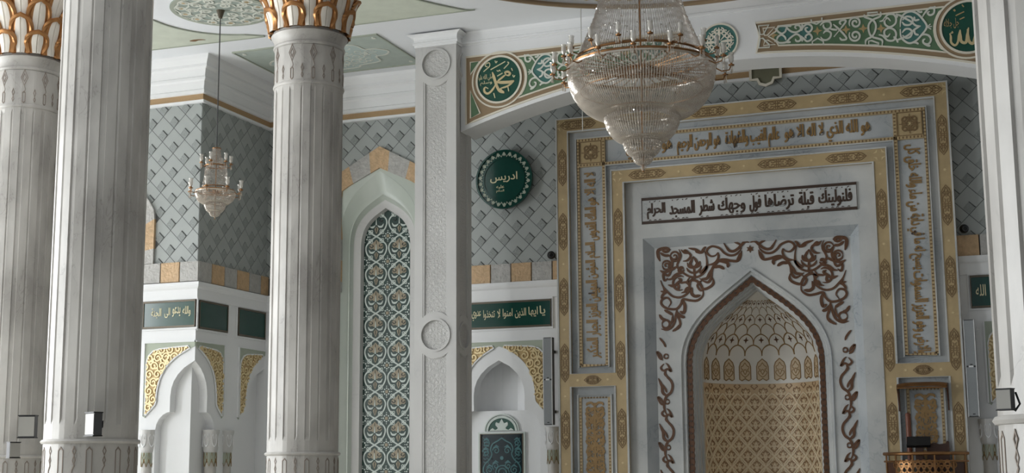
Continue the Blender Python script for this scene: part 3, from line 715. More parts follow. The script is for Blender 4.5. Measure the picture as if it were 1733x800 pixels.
# word in the left medallion, written in long reed-pen strokes
MX = 2 * AX - PXM
z6 = zoomcv(790, 80, 6.665, YBEAM)
mb = MB()
W6 = [([(295, 285), (310, 330), (330, 395), (350, 450), (380, 500), (430, 520)], .020), ([(340, 410), (300, 480), (250, 525), (210, 510), (205, 470), (225, 450)], .016),
      ([(345, 400), (420, 400), (500, 395), (540, 380)], .022), ([(345, 395), (400, 350), (450, 310)], .014), ([(450, 312), (440, 290), (470, 280), (495, 300), (480, 320), (450, 318)], .016), ([(540, 385), (470, 440), (380, 470)], .013), ([(380, 470), (400, 500), (430, 515)], .02)]
for s_, w_ in W6: mb.ribbon(bfr, [z6(p) for p in smooth(s_, 5)], taper(w_, .2, .25, .35), .018, .026)
obj('calligraphy', mb, 'gold_light', md2)
mb = MB()
for s_ in ([(275, 258), (440, 165)], [(350, 330), (410, 295)], [(195, 280), (230, 250), (265, 215), (260, 180), (225, 190), (215, 215), (240, 225)], [(425, 245), (465, 205), (480, 180), (465, 170)], [(510, 240), (522, 268)], [(525, 315), (535, 340), (550, 320)], [(325, 155), (335, 180), (350, 160)], [(310, 520), (325, 575)], [(470, 450), (480, 500)], [(220, 455), (250, 470)], [(345, 265), (360, 275), (375, 262), (385, 275)]):
    mb.ribbon(bfr, [z6(p) for p in smooth(s_, 4)], .007, .018, .025)
u0, v0 = z6((130, 445)); u1, v1 = z6((305, 300)); letters(mb, plane_fr((0, YBEAM - .018, 0), (1, 0, 0), (0, 0, 1), (0, -1, 0)), 'صلى الله عليه', u0, u1, (v0 + v1) / 2 - .01, v1, .007, .002); letters(mb, plane_fr((0, YBEAM - .018, 0), (1, 0, 0), (0, 0, 1), (0, -1, 0)), 'وسلم', u0 + .04, u1 - .02, v0, (v0 + v1) / 2 - .01, .007, .002)
obj('small_script', mb, 'letter', md2)
# right medallion, half hidden by the near column
mb = MB()
for s_, w_ in (([(1260, 460), (1275, 500), (1280, 580), (1330, 620), (1370, 580), (1385, 480), (1400, 410)], .014), ([(1400, 410), (1405, 500), (1420, 570), (1480, 580), (1500, 480), (1515, 380)], .018), ([(1500, 400), (1520, 560), (1580, 590), (1600, 480)], .018), ([(1625, 350), (1620, 580)], .02), ([(1270, 455), (1300, 450), (1290, 430)], .008)):
    mb.ribbon(bfr, [z8(p) for p in smooth(s_, 5)], taper(w_, .2, .2, .4), .018, .026)
obj('calligraphy', mb, 'gold_light', md)
mb = MB()
for s_ in ([(1340, 220), (1455, 165)], [(1395, 270), (1460, 240)], [(1310, 150), (1325, 135), (1335, 150), (1320, 160)], [(1425, 70), (1450, 100)]): mb.ribbon(bfr, [z8(p) for p in s_], .007, .018, .025)
u0, v0 = z8((1185, 405)); u1, v1 = z8((1380, 245)); letters(mb, plane_fr((0, YBEAM - .018, 0), (1, 0, 0), (0, 0, 1), (0, -1, 0)), 'جل جلاله', u0, u1, v0, v1, .007, .004)
obj('small_script', mb, 'relief', md)
# floral boss at the crown of the arch
mb = MB(); mb.disc(bfr, AX, 7.40, .255, 0, .012, 48); bs = obj('crown_roundel', mb, 'beam_teal', bm_)
mb = MB(); mb.ribbon(bfr, arc(AX, 7.40, .25, 0, 2 * PI, 48)[:-1], .012, 0, .024, True); obj('cream_ring', mb, 'cream', bs)
mb = MB()
for k in range(8):
    a = PI * k / 4; c, s_ = math.cos(a), math.sin(a); r0 = .15 if k % 2 == 0 else .135
    mb.ribbon(bfr, spiral(AX + r0 * math.cos(a + .2), 7.40 + r0 * math.sin(a + .2), .045, .012, a, 1.2, 14), .008, .011, .02); mb.ribbon(bfr, spiral(AX + r0 * math.cos(a - .2), 7.40 + r0 * math.sin(a - .2), .045, .012, a, -1.2, 14), .008, .011, .02)
    mb.ribbon(bfr, [(AX + .02 * c, 7.4 + .02 * s_), (AX + .12 * c, 7.4 + .12 * s_), (AX + .2 * c, 7.4 + .2 * s_)], leafw(.022 if k % 2 == 0 else .014), .011, .02)
obj('rosette', mb, 'cream', bs)

# ================================================================== SQUARE PILLAR
pil = thing('carved_pillar', 'square carved marble pillar with roundels carrying the left end of the arch', 'pillar', (-8.15, 18.49, 0))
x0, x1, y0, y1 = -8.475, -7.825, 18.22, 18.78
mb = MB(); mb.box(x0 + .03, x1 - .03, y0 + .03, y1 - .005, 0, 7.86); obj('core', mb, 'pillar', pil)
def circp(u, v, r, n=40): return [(u + r * math.cos(2 * PI * k / n), v + r * math.sin(2 * PI * k / n)) for k in range(n)]
def panel_shape(u, hw, z0, z1, cz, r, top):
    """upright panel whose end is scooped round a roundel"""
    t = math.acos(min(1, hw / r))
    if top: return [(u - hw, z0), (u + hw, z0)] + [(u + r * math.cos(a), cz + r * math.sin(a)) for a in [-t + (-PI + 2 * t) * k / 12 for k in range(13)]]
    return [(u + hw, z1), (u - hw, z1)] + [(u - r * math.cos(a), cz + r * math.sin(a)) for a in [t + (PI - 2 * t) * k / 12 for k in range(13)]]
def pillar_face(fr, u, a0, a1, nm, hw, RR):
    Z1, Z2 = 7.50, 3.545; n = 'face_slab'
    up = [(u - hw, 7.0)]
    t = math.acos(hw / (RR + .085))
    shp1 = [(u - (RR + .085) * math.cos(a), Z2 + (RR + .085) * math.sin(a)) for a in [t + (PI - 2 * t) * k / 12 for k in range(13)]]
    shp2 = [(u + (RR + .085) * math.cos(a), Z1 - (RR + .085) * math.sin(a)) for a in [t + (PI - 2 * t) * k / 12 for k in range(13)]]
    panA = shp1 + shp2
    panB = [(u - hw, .3), (u + hw, .3)] + [(u + (RR + .085) * math.cos(a), Z2 - (RR + .085) * math.sin(a)) for a in [t + (PI - 2 * t) * k / 12 for k in range(13)]]
    m_ = MB(); m_.poly(fr, rect(a0, a1, 0, 7.86), [panA, panB, circp(u, Z1, RR), circp(u, Z2, RR)], 0, .03); obj('face_slab', m_, 'pillar', pil)
    for p_ in (panA, panB):
        m_ = MB(); m_.poly(fr, p_, (), -.002, .006); c_ = obj('carved_panel', m_, 'carve', pil)
        q = [(u + (x - u) * .93, z) for x, z in p_]; m_ = MB(); m_.ribbon(fr, q, .012, .004, .024, True); obj('panel_bead', m_, 'pillar', c_)
    for z in (Z1, Z2):
        m_ = MB(); m_.disc(fr, u, z, RR, -.002, .008, 40); c_ = obj('roundel', m_, 'carve', pil)
        m_ = MB(); m_.ribbon(fr, circp(u, z, RR - .012), .014, 0, .046, True); obj('roundel_ring', m_, 'pillar', c_)
pillar_face(plane_fr((0, y0 + .03, 0), (1, 0, 0), (0, 0, 1), (0, -1, 0)), -8.15, x0, x1, 'f', .195, .235)
pillar_face(plane_fr((x1 - .03, 0, 0), (0, 1, 0), (0, 0, 1), (1, 0, 0)), 18.50, y0 + .03, y1, 's', .165, .20)
mb = MB()
pf = [(.0, 7.77), (.012, 7.77), (.012, 7.795), (.03, 7.80), (.03, 7.835), (.016, 7.845), (.018, 7.88), (.03, 7.92), (.06, 7.935), (.10, 7.95)]
for k in range(len(pf) - 1):
    (p, za_), (q_, zb_) = pf[k], pf[k + 1]; c0 = [(x0 - p, y0 - p), (x1 + p, y0 - p), (x1 + p, y1 - .02), (x0 - p, y1 - .02)]; c1 = [(x0 - q_, y0 - q_), (x1 + q_, y0 - q_), (x1 + q_, y1 - .02), (x0 - q_, y1 - .02)]
    for j in range(4): mb.face((*c0[j], za_), (*c0[(j + 1) % 4], za_), (*c1[(j + 1) % 4], zb_), (*c1[j], zb_))
obj('cap', mb, 'plaster', pil)

# ================================================================== COLUMNS
CR = .41
def flute_profile(zb, zt):
    m_ = MB(); n_pos = 20; rows = []
    def ring(z, depth_slot, depth_line):
        pts = []
        for k in range(n_pos):
            t = 2 * PI * k / n_pos
            if k % 2 == 0:
                for da, on in ((-.072, 0), (-.058, 1), (.058, 1), (.072, 0)): pts.append((t + da, CR - (depth_slot if on else 0), z))
            else:
                for da, on in ((-.035, 0), (0, 1), (.035, 0)): pts.append((t + da, CR - (depth_line if on else 0), z))
        return pts
    lev = [(0, 0, 0), (zb - .03, 0, 0), (zb, 0, 0), (zb + .05, .014, .010), (zt - .05, .014, .010), (zt, 0, 0), (6.62, 0, 0)]
    for z, a, b in lev: rows.append([m_.add((r * math.sin(t), -r * math.cos(t), z)) for t, r, z in ring(z, a, b)])
    for i in range(len(rows) - 1):
        c = len(rows[i])
        for k in range(c): m_.f.append([rows[i][k], rows[i][(k + 1) % c], rows[i + 1][(k + 1) % c], rows[i + 1][k]])
    return m_
def engraving(low):
    m_ = MB(); fr = cyl_fr(0, 0, CR)
    S = lambda k: 2 * PI * k / 20
    def hexa(t, z, w_, h_): m_.ribbon(fr, [(t, z + h_), (t + w_, z + h_ * .8), (t + w_, z - h_ * .8), (t, z - h_), (t - w_, z - h_ * .8), (t - w_, z + h_ * .8)], .009, -.002, .0035, True)
    def loz(t, z, w_, h_): m_.ribbon(fr, [(t, z + h_), (t + w_, z), (t, z - h_), (t - w_, z)], .009, -.002, .0035, True)
    for k in range(20):
        t = S(k)
        if low:
            if k % 2 == 0: hexa(t, 1.67, .06, .13); loz(t, 1.49, .035, .045); loz(t, 1.30, .09, .13); loz(t, 1.28, .045, .06)
            else: loz(t, 1.77, .035, .035); loz(t, 1.69, .03, .035); m_.ribbon(fr, [(t + .02, 1.65), (t - .04, 1.60), (t - .03, 1.55), (t + .03, 1.56)], .009, -.002, .0035); loz(t + .01, 1.46, .05, .10); loz(t + .01, 1.46, .02, .04)
        else:
            if k % 2 == 0: loz(t, 6.52, .10, .10); loz(t, 6.52, .05, .05); m_.ribbon(fr, [(t, 6.42), (t + .04, 6.37), (t, 6.33)], .006, -.002, .003); hexa(t, 6.27, .04, .07)
            else: loz(t, 6.33, .035, .045); loz(t, 6.245, .03, .03)
    return m_
def ogee(z0, r, rise=.03):
    return [(CR - .01, z0 - rise), (r, z0 - rise * .8), (r + .012, z0), (r, z0 + rise * .8), (CR - .01, z0 + rise)]
def cap_r(z):
    t = max(0, (z - 6.83) / 1.12); return .385 + .36 * t ** 2.0
def leaf(row, k, m1, m2):
    nL = 8; t0 = 2 * PI * (k + (.5 if row % 2 else 0)) / nL + .11; zt = 7.08 + row * .20; zb = max(6.82, zt - .56); hw = .25
    n = 14; off = .012 * (4 - row) + .03
    def fr(a, b, h=0):
        r = cap_r(b) + off + h; return Vector((r * math.sin(a), -r * math.cos(a), b))
    outl = []
    for i in range(n + 1):
        s_ = i / n; z = zb + (zt - zb) * s_
        q = max(0.0, (s_ - .52) / .48); wd = hw * (.72 + .28 * min(1, s_ / .5)) * math.sqrt(max(0, 1 - q ** 2.6)); outl.append((z, wd, .05 * s_ ** 2))
    b = len(m1.v)
    for z, wd, lift in outl:
        for j, (f_, d_) in enumerate(((-1, 0), (-.55, .03), (-.08, .036), (0, .018), (.08, .036), (.55, .03), (1, 0))): m1.add(fr(t0 + wd * f_, z, lift + d_))
    for i in range(n):
        for j in range(6): p = b + i * 7 + j; m1.f.append([p, p + 1, p + 8, p + 7])
    edge = [fr(t0 - wd, z, lift + .012) for z, wd, lift in outl[:-1]] + [fr(t0, zt, outl[-1][2] + .03)] + [fr(t0 + wd, z, lift + .012) for z, wd, lift in reversed(outl[:-1])]
    m2.tube(edge, .031, 6)
def build_column(label, loc):
    c = thing('fluted_column', label, 'column', loc, 'fluted marble columns'); c['_o'] = (0, 0, 0)
    sh = obj('shaft', flute_profile(2.0, 6.12), 'column', c); sh.data.set_sharp_from_angle(angle=math.radians(12)) if False else None
    m_ = MB(); m_.lathe((0, 0, 0), ogee(1.855, .425, .022), 48); obj('lower_ring', m_, 'column', c, True)
    merge(sh, obj('lower_engraving', engraving(True), 'engrave', c), obj('upper_engraving', engraving(False), 'engrave', c))
    m_ = MB(); m_.lathe((0, 0, 0), [(CR - .01, 6.14), (.418, 6.145), (.425, 6.165), (.418, 6.185), (CR - .01, 6.19)], 48); obj('upper_ring', m_, 'column', c, True)
    m_ = MB(); m_.lathe((0, 0, 0), [(CR - .01, 6.62), (.424, 6.632), (.430, 6.648), (.424, 6.664), (.413, 6.670), (.413, 6.680), (.418, 6.71), (.432, 6.755), (.452, 6.775), (.458, 6.79), (.452, 6.805), (.438, 6.812), (.438, 6.83), (.2, 6.84)], 48); obj('collar', m_, 'column', c, True)
    m_ = MB(); m_.lathe((0, 0, 0), [(.39, 6.82)] + [(cap_r(6.83 + 1.115 * i / 12), 6.83 + 1.115 * i / 12) for i in range(13)], 32); cp = obj('capital', m_, 'capital_gold', c, True)
    for row in range(5):
        for k in range(8):
            m1, m2 = MB(), MB(); leaf(row, k, m1, m2); lf = obj('leaf', m1, 'capital_white', cp, True)
            lf.data.materials.append(M['capital_gold'])
            for p_ in lf.data.polygons: p_.material_index = 1 if p_.index % 6 in (0, 5) else 0
            e_ = obj('leaf_edge', m2, 'capital_gold', cp, True)
    return c
def copy_tree(o, parent=None):
    c = o.copy(); COL.objects.link(c)
    if parent: c.parent = parent
    for ch in list(o.children): copy_tree(ch, c)
    return c
col3 = build_column('fluted marble column left of the green mosaic panel, gold-edged capital cut by the top', (-8.15, 14.5, 0))
for lab, lc in (('fluted column at the far left, partly hidden, with a full gold-edged leaf capital', (-12.0, 14.1, 0)), ('large shaded grey fluted column carrying a floodlight on its front', (-8.15, 10.65, .075)), ('bright pale fluted column at the right edge in front of the prayer niche', (.15, 6.8, 0))):
    c = copy_tree(col3); c.location = lc; c['label'] = lab
    if lc[2]:                                 # this one stands a little higher: its capital is that much lower
        q_ = [k for k in c.children if k.name.startswith('capital')][0]; q_.scale.z = .934; q_.location.z = .45

# ================================================================== MIHRAB (prayer niche)
YM = 19.78
mih = thing('prayer_niche_portal', 'tall grey marble prayer niche portal with gilded frames and inscriptions', 'prayer niche', (AX, YM + .3, 0))
A = AX
def frame_ring(mb, fr, ho, zo, hi, zi, h0, h1, zb=0):
    """an upside-down U of rectangular section, outer half-width ho, top zo"""
    mb.poly(fr, [(A - ho, zb), (A - hi, zb), (A - hi, zi), (A + hi, zi), (A + hi, zb), (A + ho, zb), (A + ho, zo), (A - ho, zo)], (), h0, h1)
fm = wallY(YM)
O1, Z1 = 2.845, 6.895; O2, Z2 = 2.665, 6.69; O3, Z3 = 2.55, 6.58; T1, TZ1 = 2.09, 6.135; I1, IZ1 = 1.99, 6.04; I2, IZ2 = 1.805, 5.845
CB0, CB1 = 2.852, 3.045                      # gilded cross band between upper and lower side panels
# gilded stone frame in front, with openings for the recessed panels
mb = MB()
holes = [[(A - O2, CB1), (A - I1, CB1), (A - I1, IZ1), (A + I1, IZ1), (A + I1, CB1), (A + O2, CB1), (A + O2, Z2), (A - O2, Z2)],
         rect(A - O2, A - I1, .3, CB0), rect(A + I1, A + O2, .3, CB0)]
mb.poly(fm, [(A - O1, 0), (A - I2, 0), (A - I2, IZ2), (A + I2, IZ2), (A + I2, 0), (A + O1, 0), (A + O1, Z1), (A - O1, Z1)], holes, -.3, 0)
gf = obj('gilded_frame', mb, 'gold', mih)
mb = MB()                                     # thin pale fillets at every edge of the gilded frame
for pl, cl in (([(A - O1, 0), (A - O1, Z1), (A + O1, Z1), (A + O1, 0)], 0), ([(A - I2, 0), (A - I2, IZ2), (A + I2, IZ2), (A + I2, 0)], 0)): mb.ribbon(fm, pl, .014, -.02, .014)
for h in holes: mb.ribbon(fm, h, .013, -.02, .014, True)
obj('fillet', mb, 'mihrab_light', gf)
# inlaid cartouches and stars on the gilded frame
def cartouche(mb, fr, u, v, L_, W_, horiz=True):
    T = (lambda a, b: (u + a, v + b)) if horiz else (lambda a, b: (u + b, v + a))
    R_ = lambda p, w_=.006, c=False: mb.ribbon(fr, [T(*q) for q in p], w_, 0, .005, c)
    l, k = L_ / 2, W_ / 2
    R_([(-l, 0), (-l + .06, k * .8), (-l + .1, k), (l - .1, k), (l - .06, k * .8), (l, 0), (l - .06, -k * .8), (l - .1, -k), (-l + .1, -k), (-l + .06, -k * .8)], .007, True)
    for sx in (-1, 1):
        for sy in (-1, 1):
            R_([(sx * p[0], sy * p[1]) for p in smooth([(l - .03, .0), (l - .1, k * .6), (l * .62, k * .75), (l * .52, k * .3), (l * .66, k * .2), (l * .7, k * .45)], 3)])
            R_([(sx * p[0], sy * p[1]) for p in smooth([(l * .55, 0), (l * .42, k * .7), (l * .2, k * .8), (l * .12, k * .35), (l * .26, k * .2), (l * .32, k * .5)], 3)])
        R_([(sx * l * .05, -k * .9), (sx * l * .05, k * .9)], .006)
        R_([(sx * l * .5, -k * .5), (sx * l * .42, 0), (sx * l * .5, k * .5)], .005)
    R_([(-l * .1, k * .35), (l * .1, k * .35)], .006); R_([(-l * .1, -k * .35), (l * .1, -k * .35)], .006)
def inlay(u, v, L_, W_, horiz=True): m_ = MB(); cartouche(m_, fm, u, v, L_, W_, horiz); obj('inlay', m_, 'gold_dark', gf)
mbl = MB(); oc, ic = (O1 + O2) / 2, (I1 + I2) / 2; ozc, izc = (Z1 + Z2) / 2, (IZ1 + IZ2) / 2
for k in range(6):
    inlay(A - 2.5 + k * 1.0, ozc, .56, .125); 
for k in range(4): inlay(A - 1.44 + k * .96, izc, .56, .115)
for z in [6.15 - .98 * k for k in range(6)]:
    for s_ in (-1, 1): inlay(A + s_ * oc, z, .56, .115, False)
for z in [5.18 - .98 * k for k in range(5)]:
    for s_ in (-1, 1): inlay(A + s_ * ic, z, .56, .115, False)
for s_ in (-1, 1): inlay(A + s_ * 2.33, (CB0 + CB1) / 2, .26, .12)

dots = [(A - 2.0 + k * 1.0, ozc) for k in range(5)] + [(A - .96 + k * .96, izc) for k in range(3)]
for s_ in (-1, 1): dots += [(A + s_ * oc, 5.66 - .98 * k) for k in range(5)] + [(A + s_ * ic, 5.67 - .98 * k) for k in range(5)] + [(A + s_ * 2.1, 2.95), (A + s_ * 2.56, 2.95)]
for u, v in dots: mbl.poly(fm, [(u + r_ * math.cos(PI * k / 6), v + r_ * math.sin(PI * k / 6)) for k, r_ in enumerate([.026, .012] * 6)], (), 0, .004)
for u, v in [(A + s_ * oc, ozc) for s_ in (-1, 1)] + [(A + s_ * ic, izc) for s_ in (-1, 1)]:
    for k in range(4):
        a = PI / 4 + k * PI / 2; mbl.poly(fm, [(u + .045 * math.cos(a), v + .045 * math.sin(a)), (u + .088 * math.cos(a - .5), v + .088 * math.sin(a - .5)), (u + .07 * math.cos(a), v + .07 * math.sin(a)), (u + .088 * math.cos(a + .5), v + .088 * math.sin(a + .5))], (), 0, .004)
obj('star_inlay', mbl, 'gold_light', gf)

# recessed grey marble field of the inscription frame
fr1 = wallY(YM + .09)
mb = MB(); frame_ring(mb, fr1, O2 + .02, Z2 + .02, I1 - .02, IZ1 - .02, -.15, 0, CB1 - .02)
for s_ in (-1, 1): mb.poly(fr1, [(A + s_ * (I1 - .02), .28), (A + s_ * (O2 + .02), .28), (A + s_ * (O2 + .02), CB0 + .02), (A + s_ * (I1 - .02), CB0 + .02)], (), -.15, 0)
obj('marble_field', mb, 'mihrab', mih)
fr2 = wallY(YM + .045)
# beaded borders round the text, corner squares
def bead_border(path, closed, parent, w=.024):
    m_ = MB(); m_.ribbon(fr2, path, w, -.045, 0, closed); o = obj('beaded_border', m_, 'gold', parent)
    m_ = MB(); pts = path + ([path[0]] if closed else [])
    for i in range(len(pts) - 1):
        p, q = pts[i], pts[i + 1]; d = math.dist(p, q); n = int(d / .05)
        for k in range(n):
            t = (k + .5) / n; u, v = p[0] + (q[0] - p[0]) * t, p[1] + (q[1] - p[1]) * t; e = .009; hz = abs(q[0] - p[0]) > abs(q[1] - p[1])
            a_, b_ = (e, w * .62) if hz else (w * .62, e); m_.poly(fr2, rect(u - a_, u + a_, v - b_, v + b_), (), 0, .003)
    obj('dark_bead', m_, 'bead', o)
    m_ = MB(); m_.ribbon(fr2, path, .005, 0, .002, closed) if False else None
    return o
TB = 3.135
ins = bead_border([(A - O3 + .03, TB + .03), (A - O3 + .03, Z3 - .03), (A + O3 - .03, Z3 - .03), (A + O3 - .03, TB + .03)], False, mih)
bead_border([(A - O3 + .03, TB + .03), (A - T1 - .03, TB + .03), (A - T1 - .03, Z3 - .05)], False, mih); bead_border([(A + O3 - .03, TB + .03), (A + T1 + .03, TB + .03), (A + T1 + .03, Z3 - .05)], False, mih)
bead_border([(A - O3 + .05, TZ1 + .03), (A + O3 - .05, TZ1 + .03)], False, mih)
mb = MB()                                     # outer dark line of the bordered text
mb.ribbon(fr2, [(A - O3, TB), (A - O3, Z3), (A + O3, Z3), (A + O3, TB), (A + T1, TB), (A + T1, TZ1), (A - T1, TZ1), (A - T1, TB)], .010, -.045, .012, True); obj('border_fillet', mb, 'mihrab_light', mih)
for s_ in (-1, 1):
    c0 = A + s_ * (O3 + T1) / 2; zq = (Z3 + TZ1) / 2
    mb = MB(); mb.poly(fr2, rect(c0 - .175, c0 + .175, zq - .175, zq + .175), (), -.045, -.005); sq = obj('corner_square', mb, 'gold', mih)
    mb = MB(); mb.ribbon(fr2, rect(c0 - .165, c0 + .165, zq - .165, zq + .165), .008, -.01, .004, True)
    for a in range(4):
        for b in (-1, 1):
            x, y = c0 + .09 * math.cos(PI / 4 + a * PI / 2), zq + .09 * math.sin(PI / 4 + a * PI / 2)
            mb.ribbon(fr2, spiral(x, y, .058, .015, a * PI / 2 + PI / 4 + b * PI / 2, b * 1.3, 14), .008, -.01, .004)
        mb.ribbon(fr2, [(c0, zq), (c0 + .14 * math.cos(a * PI / 2), zq + .14 * math.sin(a * PI / 2))], leafw(.02), -.01, .004)
    obj('square_scroll', mb, 'gold_dark', sq)
    mb = MB(); mb.disc(fr2, c0, zq, .02, -.01, .006, 6); obj('square_star', mb, 'gold_light', sq)
# inscriptions
ft = wallY(YM + .088)
TOP = ['هو الله الذي لا اله الا هو', 'عالم الغيب والشهادة', 'هو الرحمن الرحيم', 'هو الله الذي']
spans = [(-2.22, -3.42), (-3.50, -4.28), (-4.36, -5.00), (-5.08, -5.78)]
for t_, (r_, l_) in zip(TOP, spans): mb = MB(); letters(mb, ft, t_, l_, r_, 6.205, 6.50, .012, .010, 0, 1, .010); obj('inscription', mb, 'kufic', mih)
rc = A + (O3 + T1) / 2; lc = A - (O3 + T1) / 2
RT = ['والله خلق كل', 'دابة من ماء', 'يسبح له ما في', 'السموات', 'والارض وهو العزيز']
zs = 6.06
for t_, ln in zip(RT, (.60, .50, .58, .42, .68)): mb = MB(); letters(mb, ft, t_, rc - .11, rc + .12, zs - ln, zs, .012, .010, -1, 1, .010); zs -= ln + .03; obj('inscription', mb, 'kufic', mih)
zs = 6.05
for t_, ln in zip(['لا اله الا هو', 'الملك القدوس', 'السلام المؤمن', 'المهيمن العزيز', 'الجبار المتكبر'], (.50, .50, .54, .56, .56)): mb = MB(); letters(mb, ft, t_, lc - .12, lc + .11, zs - ln, zs, .012, .010, 1, 1, .010); zs -= ln + .03; obj('inscription', mb, 'kufic', mih)
for a_ in (('لم', A - .16, A - .08, 6.24, 6.43, .013, .01), ('لـ', rc - .06, rc + .12, 4.80, 4.86, .013, .012, -1), ('ا', lc - .08, lc + .02, 4.22, 4.245, .013, .02, 1)):   # letters that have lost their gilding
    mb = MB(); letters(mb, ft, *a_); obj('bare_letter', mb, 'ink', mih)
# lower side panels with carved arabesque
fp = wallY(YM + .08)
for s_ in (-1, 1):
    c0 = A + s_ * (O2 + I1) / 2; hw = .255
    mb = MB(); mb.ribbon(fp, rect(c0 - hw, c0 + hw, .5, 2.735), .012, -.02, .02, True); pl = obj('panel_fillet', mb, 'mihrab_light', mih)
    mb = MB(); mb.ribbon(fp, rect(c0 - hw + .035, c0 + hw - .035, .54, 2.695), .02, -.02, .008, True); o = obj('beaded_border', mb, 'gold', pl)
    mb = MB()
    for k in range(44): z = .56 + k * .048; [mb.poly(fp, rect(c0 + q * (hw - .035) - .012, c0 + q * (hw - .035) + .012, z, z + .016), (), 0, .012) for q in (-1, 1)]
    for k in range(9): x = c0 - .2 + k * .046; mb.poly(fp, rect(x, x + .016, 2.683, 2.707), (), 0, .012)
    obj('dark_bead', mb, 'bead', o)
    mb = MB()
    for k in range(4):
        z = 2.42 - k * .40
        for sx in (-1, 1):
            for pt in ([(0, .14), (.05, .1), (.10, .13), (.12, .09), (.09, .06), (.06, .08)], [(0, .05), (.04, -.02), (.10, .0), (.13, .05), (.10, .06)], [(0, -.14), (.04, -.08), (.10, -.07), (.125, -.11), (.09, -.14), (.07, -.11)], [(0, .0), (.05, -.06), (.02, -.1)], [(.02, .16), (.05, .2), (.11, .19), (.12, .16)]):
                mb.ribbon(fp, [(c0 + sx * p[0] * 1.05, z + p[1]) for p in smooth(pt, 4)], taper(.017, .2, .3, .4), -.002, .006)
        mb.ribbon(fp, [(c0 - .09, z + .11), (c0 + .09, z + .11)], .010, -.002, .006); mb.ribbon(fp, [(c0, z - .19), (c0, z + .2)], lambda t: .012 + .022 * abs(math.sin(t * 9)), -.002, .006)
    scrollfill(mb, fp, rect(c0 - .135, c0 + .135, .7, 2.55), .05, .0085, -.002, .0055, 9)
    obj('panel_arabesque', mb, 'kufic', pl)

# inner marble: step in, text panel, bevel, carved field with the niche opening
f3, f4, f5 = wallY(YM + .10), wallY(YM + .24), wallY(YM + .24)
B1, BZ1, B2, BZ2 = 1.555, 5.005, 1.42, 4.87
mb = MB(); frame_ring(mb, f3, I2 + .01, IZ2 + .01, B1, BZ1, -.2, 0); obj('inner_marble', mb, 'mihrab_light', mih)
mb = MB(); q = lambda s_, b, z, Y: (A + s_ * b, Y, z)
Y3, Y4 = YM + .10, YM + .24
for s_ in (-1, 1): mb.face(q(s_, B1, 0, Y3), q(s_, B2, 0, Y4), q(s_, B2, BZ2, Y4), q(s_, B1, BZ1, Y3))
mb.face(q(-1, B1, BZ1, Y3), q(-1, B2, BZ2, Y4), q(1, B2, BZ2, Y4), q(1, B1, BZ1, Y3)); obj('bevel', mb, 'mihrab', mih)
# pointed arch: half outline for a given half width
def arch_half(hw, zs, za, n=14, k1=.46, k2=.52, k3=.68):
    """from springing (hw,zs) up to the point (0,za)"""
    out = []
    for k in range(n + 1):
        t = k / n
        p0, p1, p2, p3 = (hw, zs), (hw, zs + (za - zs) * k1), (hw * k2, zs + (za - zs) * k3), (0, za)
        b = [(1 - t) ** 3, 3 * t * (1 - t) ** 2, 3 * t * t * (1 - t), t ** 3]
        out.append((sum(b[i] * (p0, p1, p2, p3)[i][0] for i in range(4)), sum(b[i] * (p0, p1, p2, p3)[i][1] for i in range(4))))
    return out
def arch_path(hw, zs, za, zb=0): h = arch_half(hw, zs, za); return [(A - hw, zb)] + [(A - x, z) for x, z in h] + [(A + x, z) for x, z in reversed(h[:-1])] + [(A + hw, zb)]
ZSP = 3.15
NA = arch_path(1.09, ZSP, 4.50)
mb = MB(); mb.poly(f4, [(A - B2 - .005, 0)] + NA + [(A + B2 + .005, 0), (A + B2 + .005, BZ2 + .005), (A - B2 - .005, BZ2 + .005)], (), -.04, 0); obj('carved_field', mb, 'mihrab_light', mih)
# stepped archivolt
steps = [(1.09, 4.50, Y4 - .03), (1.055, 4.455, Y4 - .03), (1.04, 4.44, Y4 + .01), (1.0, 4.40, Y4 + .01), (.985, 4.385, Y4 + .06), (.985, 4.385, Y4 + .07), (.905, 4.29, Y4 + .07), (.905, 4.29, Y4 + .14), (.885, 4.265, Y4 + .14), (.885, 4.265, Y4 + .24), (.865, 4.24, Y4 + .24), (.865, 4.24, Y4 + .36), (.845, 4.215, Y4 + .36), (.845, 4.215, Y4 + .45)]
mb = MB(); prev = None
for hw, za, Y in steps:
    pth = arch_path(hw, ZSP, za); ids = [mb.add((x, Y, z)) for x, z in pth]
    if prev:
        for i in range(len(ids) - 1): mb.f.append([prev[i], prev[i + 1], ids[i + 1], ids[i]])
    prev = ids
obj('archivolt', mb, 'mihrab_light', mih)
# brown carved moulding along the archivolt
mb = MB(); fbm = wallY(Y4 + .068); ph = arch_path(.947, ZSP, 4.337)
dense = []
for i in range(len(ph) - 1):
    d = math.dist(ph[i], ph[i + 1]); n = max(1, int(d / .022))
    for k in range(n): t = k / n; dense.append((ph[i][0] + (ph[i + 1][0] - ph[i][0]) * t, ph[i][1] + (ph[i + 1][1] - ph[i][1]) * t))
mb.ribbon(fbm, dense, lambda t: .027 + .014 * abs(math.sin(t * len(dense) * .022 / .09 * PI)), -.01, .022); ac = obj('carved_moulding', mb, 'brown', mih)
mb = MB()
for k in range(0, len(dense) - 4, 4): u, v = dense[k + 2]; mb.disc(fbm, u, v, .016, .02, .032, 8)
obj('carved_knob', mb, 'ink', ac)

